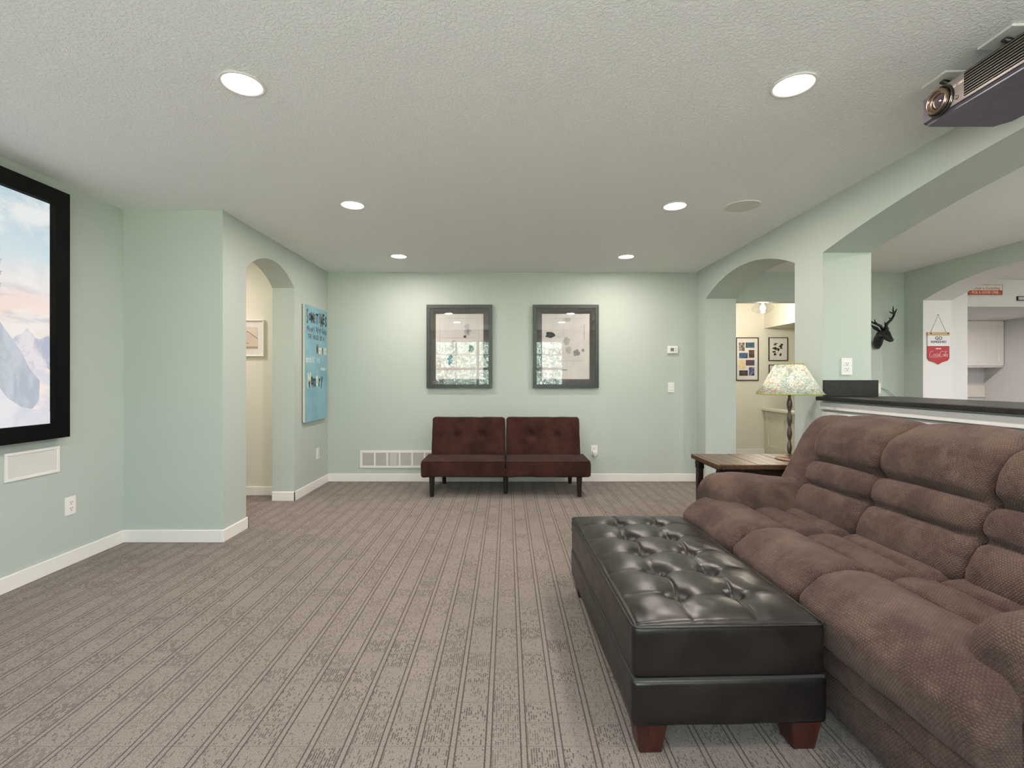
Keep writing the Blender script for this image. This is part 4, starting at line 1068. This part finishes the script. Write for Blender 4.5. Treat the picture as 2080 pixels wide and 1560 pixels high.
for k in range(3): a = 2*PI*k/3; tube(bm, [(LX_, LY_, zt_-0.02), (LX_+0.088*math.cos(a), LY_+0.088*math.sin(a), zt_-0.004)], 0.002, 6)
cyl(bm, (LX_, LY_, TZ+0.55), (LX_, LY_, zt_-0.01), 0.004, 0.004, 8)
part('harp', bm, M['lamp_metal'], r)

# ================================================================== OTTOMAN
ang = math.radians(1.75)
OX, OY = 0.714, 1.525
r = thing('ottoman', 'long black-brown leather storage ottoman with button-tufted lid', 'ottoman', (OX, OY, 0), ang)
# local coordinates: x -W/2..W/2, y 0..L
OW, OL = 0.628, 1.195
btn = [((-0.5+c_)*OW, OL*(k+0.9)/5.9) for k in range(5) for c_ in (0.335, 0.665)]
xs_ = sorted(set(round(b[0], 4) for b in btn)); ys_ = sorted(set(round(b[1], 4) for b in btn))
def lid_disp(p, n, u):
    if n.z > 0.2:
        x, y = p.x, p.y+OL/2
        ex = 1-(abs(p.x)/(OW/2))**4; ey = 1-(abs(p.y)/(OL/2))**10
        z = 0.018*max(0, ex)*max(0, ey)
        gx = abs(math.sin(PI*(x-xs_[0])/(xs_[1]-xs_[0]))); gy = abs(math.sin(PI*(y-ys_[0])/(ys_[1]-ys_[0])))
        z += 0.010*math.sqrt(gx*gy)*max(0, ex)*max(0, ey)
        wx = 0.012*math.sin(y*30+1.0)*math.exp(-((y-ys_[0])**2)/0.02)
        for bx in xs_:
            bend = 0.014*math.sin((y-ys_[0])/(ys_[1]-ys_[0])*PI)*(1 if bx > 0 else 1)
            z -= 0.0055*math.exp(-((x-bx-bend)**2)/0.00003)*max(0, ey)
        for by in ys_:
            bend = 0.012*math.sin((x/OW+0.5)*3*PI)
            z -= 0.0055*math.exp(-((y-by-bend)**2)/0.00003)*max(0, ex)
        for bx, by in btn:
            d2 = (x-bx)**2+(y-by)**2
            z -= 0.026*math.exp(-d2/0.0005)+0.018*math.exp(-d2/0.0022)
        z += 0.0015*noise.noise(Vector((x*22, y*22, 1)))
        p = p+Vector((0, 0, z))
    else:
        p = p+n*0.002*noise.noise(Vector((p.x*7, p.y*7, p.z*9)))
    return p
bm = softbox(B(), (0, OL/2, 0.333), (OW/2, OL/2, 0.0885), 0.022, (110, 200, 12), lid_disp)
part('lid', bm, M['leather'], r, smooth=True, world=False)
def base_disp(p, n, u): return p+n*0.002*noise.noise(Vector((p.x*6, p.y*6, p.z*12)))
bm = softbox(B(), (0, OL/2, 0.170), (OW/2+0.002, OL/2+0.002, 0.074), 0.012, (36, 60, 10), base_disp)
part('base', bm, M['leather'], r, smooth=True, world=False)
bm = B(); z = 0.419; a = OW/2-0.002; e = 0.02
loop_pts = []
for (cx, cy, a0) in ((a-e, OL-e, 0), (-a+e, OL-e, 90), (-a+e, e, 180), (a-e, e, 270)):
    for k in range(5): q = math.radians(a0+90*k/4); loop_pts.append((cx+e*math.cos(q), cy+e*math.sin(q), z-0.006))
loop_pts.append(loop_pts[0]); tube(bm, loop_pts, 0.0042, 8, cap=False)
part('piping', bm, M['leather_seam'], r, smooth=True, world=False)
bm = B(); box(bm, -OW/2+0.004, OW/2-0.004, 0.004, OL-0.004, 0.238, 0.250)
part('seam_gap', bm, M['plastic_dark'], r, world=False)
for bx, by in btn:
    bm = lathe(B(), (bx, by, 0.0), [(0, 0.4045), (0.007, 0.404), (0.0105, 0.400), (0.011, 0.392)], 16)
    part('tuft_button', bm, M['leather_seam'], r, smooth=True, world=False)
for sx_ in (-1, 1):
    for y in (0.055, OL-0.055):
        bm = B(); cx = sx_*(OW/2-0.062)
        t_ = 0.050; b_ = 0.036; z1_ = 0.098
        v = [bm.verts.new((cx+i*w, y+j*w, z)) for z, w in ((0.0, b_), (z1_, t_)) for i, j in ((-1, -1), (1, -1), (1, 1), (-1, 1))]
        for f in ((0, 3, 2, 1), (4, 5, 6, 7), (0, 1, 5, 4), (1, 2, 6, 5), (2, 3, 7, 6), (3, 0, 4, 7)): bm.faces.new([v[q] for q in f])
        bmesh.ops.bevel(bm, geom=bm.edges[:], offset=0.002, segments=2, affect='EDGES')
        part('leg', bm, M['ottoman_wood'], r, world=False, label='reddish-brown tapered block foot')

# ================================================================== RECLINER SOFA
sofa = thing('recliner_sofa', 'overstuffed brown chenille three-seat reclining sofa facing the ottoman', 'sofa', (1.6, 1.93, 0))
def resample(pts, n):
    """closed smooth curve (Catmull-Rom) through pts -> n points evenly spaced"""
    P_ = [Vector((a, b)) for a, b in pts]; m_ = len(P_); dense = []
    for i in range(m_):
        p0, p1, p2, p3 = P_[i-1], P_[i], P_[(i+1) % m_], P_[(i+2) % m_]
        for k in range(14):
            s_ = k/14
            dense.append(0.5*((2*p1)+(-p0+p2)*s_+(2*p0-5*p1+4*p2-p3)*s_*s_+(-p0+3*p1-3*p2+p3)*s_**3))
    L = [0]
    for i in range(len(dense)): L.append(L[-1]+(dense[(i+1) % len(dense)]-dense[i]).length)
    out = []; j = 0
    for k in range(n):
        tg = L[-1]*k/n
        while L[j+1] < tg: j += 1
        f = (tg-L[j])/max(1e-9, L[j+1]-L[j]); out.append(dense[j].lerp(dense[(j+1) % len(dense)], f))
    return out
def loft(bm, prof, axis, s0, s1, R_=0.05, n=160, m_=44, pw=2.6, wob=0.004, seed=0.0, puff=0.0, shift=None):
    """closed profile extruded along axis ('y': prof=(x,z); 'x': prof=(y,z)) with rounded, pulled-in ends"""
    pts = resample(prof, n)
    area = sum(pts[i].x*pts[(i+1) % n].y-pts[(i+1) % n].x*pts[i].y for i in range(n))
    sg = 1 if area > 0 else -1
    nr = []
    for i in range(n):
        d = (pts[(i+1) % n]-pts[i-1]).normalized(); nr.append(Vector((d.y, -d.x))*sg)
    # smooth normals so the creases do not pinch
    for _ in range(6): nr = [((nr[i-1]+nr[i]*2+nr[(i+1) % n])/4).normalized() for i in range(n)]
    rings = []; half = (s1-s0)/2; mid = (s0+s1)/2
    for k in range(m_+1):
        # cosine spacing concentrates slices at the ends
        tt = -math.cos(PI*k/m_)
        edge = (1-abs(tt))*half
        if edge < R_: off = R_-math.sqrt(max(0, R_*R_-(R_-edge)**2))
        else: off = 0
        off -= puff*(1-abs(tt)**pw)
        ring = []
        for i in range(n):
            q = pts[i]-nr[i]*off
            s = mid+tt*half
            w_ = wob*noise.fractal(Vector((q.x*7+seed, s*7, q.y*7)), 0.7, 2.0, 3)
            q = q+nr[i]*w_
            co = (q.x, s, q.y) if axis == 'y' else (s, q.x, q.y)
            if shift: co = shift(co, tt)
            ring.append(bm.verts.new(co))
        rings.append(ring)
    for k in range(m_):
        for i in range(n): bm.faces.new((rings[k][i], rings[k][(i+1) % n], rings[k+1][(i+1) % n], rings[k+1][i]))
    for ring, rev in ((rings[0], True), (rings[-1], False)):
        c = Vector((0, 0, 0))
        for v in ring: c += v.co
        cv = bm.verts.new(c/len(ring))
        for i in range(n): bm.faces.new((ring[i], ring[(i+1) % n], cv))
    return bm
def sofa_part(name, bm, parent=None, label=None):
    o = part(name, bm, M['chenille'], parent or sofa, label, smooth=True)
    uv_box(o.data); return o
def rolls(p0, p1, cuts, bulge, depth=0.0, per=7):
    """points along the line p0->p1 with outward (left normal) bulges between cuts"""
    a, b = Vector(p0), Vector(p1); d = b-a; nrm = Vector((-d.y, d.x)).normalized(); out = []
    for (c0, c1), h in zip(zip(cuts[:-1], cuts[1:]), bulge):
        for k in range(per):
            s = c0+(c1-c0)*(k+0.0)/per; u = (k+0.0)/per*2-1
            hh = h*(max(0.0, 1-abs(u)**2.2))**0.55
            q = a+d*s+nrm*hh; out.append((q.x, q.y))
    return out
YS_ = [1.09, 1.745, 2.23, 2.80]
# seat pads: profile (x, z), front is -x
top = rolls((1.68, 0.462), (1.04, 0.445), [0.0, 0.27, 0.53, 1.0], [0.040, 0.045, 0.078])
seat_prof = [(1.68, 0.34), (1.69, 0.42)]
top_pts = []
for q in rolls((1.03, 0.452), (1.68, 0.458), [0.0, 0.45, 0.73, 1.0], [0.070, 0.038, 0.032]): top_pts.append(q)
seat_prof = [(1.14, 0.272), (1.075, 0.285), (1.030, 0.33), (1.015, 0.39), (1.022, 0.44)] + [(x_q+0.02*(1.68-x_q)/0.65, z_q) for x_q, z_q in top_pts[1:]] + [(1.70, 0.44), (1.70, 0.34), (1.66, 0.27), (1.4, 0.265)]
for i in range(3):
    bm = loft(B(), [(q[0]-(0.010 if i == 0 and q[0] < 1.3 else 0), q[1]) for q in seat_prof], 'y', YS_[i]-0.004, YS_[i+1]+0.004, 0.055, 200, 46, puff=0.006, seed=i*3.3)
    sofa_part('seat_cushion', bm)
# front panels under the pads
pan = [(1.10, 0.185), (1.075, 0.20), (1.068, 0.25), (1.08, 0.295), (1.15, 0.31), (1.3, 0.30), (1.3, 0.185)]
low = [(1.14, 0.03), (1.105, 0.04), (1.09, 0.10), (1.095, 0.17), (1.14, 0.20), (1.3, 0.20), (1.3, 0.03)]
for i in range(3):
    sofa_part('footrest_panel', loft(B(), pan, 'y', YS_[i]+0.002, YS_[i+1]-0.002, 0.02, 80, 24, seed=i))
sofa_part('base_panel', loft(B(), low, 'y', 1.10, 2.80, 0.02, 80, 40))
part('carcass', box(B(), 1.22, 2.08, 1.0, 2.86, 0.03, 0.30, 0.02), M['chenille'], sofa)
for fx, fy in ((1.25, 1.05), (1.25, 2.8), (2.0, 1.05), (2.0, 2.8)):
    part('foot', cyl(B(), (fx, fy, 0.04), (fx, fy, 0.0), 0.025, 0.022, 12), M['futon_leg'], sofa)
# backs
def back_prof(f0, f1, cuts, bl, topz=0.985, backx=2.12):
    fr = rolls(f0, f1, cuts, bl, per=8)
    return [(f0[0]+0.06, f0[1]-0.06)] + fr + [(f1[0]+0.01, f1[1]+0.02), (f1[0]+0.07, topz), (f1[0]+0.16, topz-0.005), (backx-0.02, topz-0.06), (backx, 0.75), (backx, 0.42), (backx-0.1, 0.38)]
bp = back_prof((1.60, 0.46), (1.825, 0.945), [0.0, 0.34, 0.59, 1.0], [0.040, 0.048, 0.070])
def shift_mid(co, tt):
    return (co[0], co[1], co[2]+0.012*(1-tt*tt)*(1 if co[2] > 0.9 else 0))
for i, (a, b) in enumerate(((1.17, 1.715), (1.715, 2.22), (2.22, 2.68))):
    bm = loft(B(), bp, 'y', a-0.006, b+0.006, 0.06, 220, 46, puff=0.010, seed=10+i*2.7, shift=shift_mid)
    sofa_part('back_cushion', bm)
wp = [(1.62, 0.42), (1.63, 0.50), (1.665, 0.60), (1.73, 0.73), (1.80, 0.86), (1.865, 0.945), (1.93, 0.978), (2.02, 0.972), (2.10, 0.92), (2.12, 0.75), (2.12, 0.42), (1.9, 0.38)]
for i, (a, b) in enumerate(((0.93, 1.24), (2.63, 2.94))):
    sofa_part('back_wing', loft(B(), wp, 'y', a, b, 0.07, 140, 30, seed=20+i, puff=0.004), label='plain side wing of the backrest')
# arms
for i, (yc, sd) in enumerate(((1.095, -1), (2.785, 1))):
    R0 = 0.165; zc = 0.492 if i == 0 else 0.482
    pr = []
    for k in range(20):
        a = math.radians(-50+280*k/19); pr.append((yc+R0*math.cos(a)*0.98, zc+R0*math.sin(a)))
    pr += [(yc-0.10, 0.33), (yc-0.10, 0.28), (yc+0.10, 0.28), (yc+0.10, 0.33)]
    def sh(co, tt): return (co[0], co[1], co[2]-0.03*max(0, (co[0]-1.3)/0.6)+0.008*math.sin((co[0]-1.15)*9))
    sofa_part('armrest', loft(B(), pr, 'x', (1.105 if i == 0 else 1.145), 1.90, 0.075, 150, 40, seed=30+i, puff=0.003, wob=0.006, shift=sh))
    bd = [(yc-0.115, 0.03), (yc-0.12, 0.2), (yc-0.12, 0.42), (yc+0.12, 0.42), (yc+0.12, 0.2), (yc+0.115, 0.03)]
    sofa_part('arm_panel', loft(B(), bd, 'x', 1.215, 2.08, 0.03, 90, 30, seed=40+i))

sofa.rotation_euler[2] = math.radians(1.75); sofa.location.x += 0.025
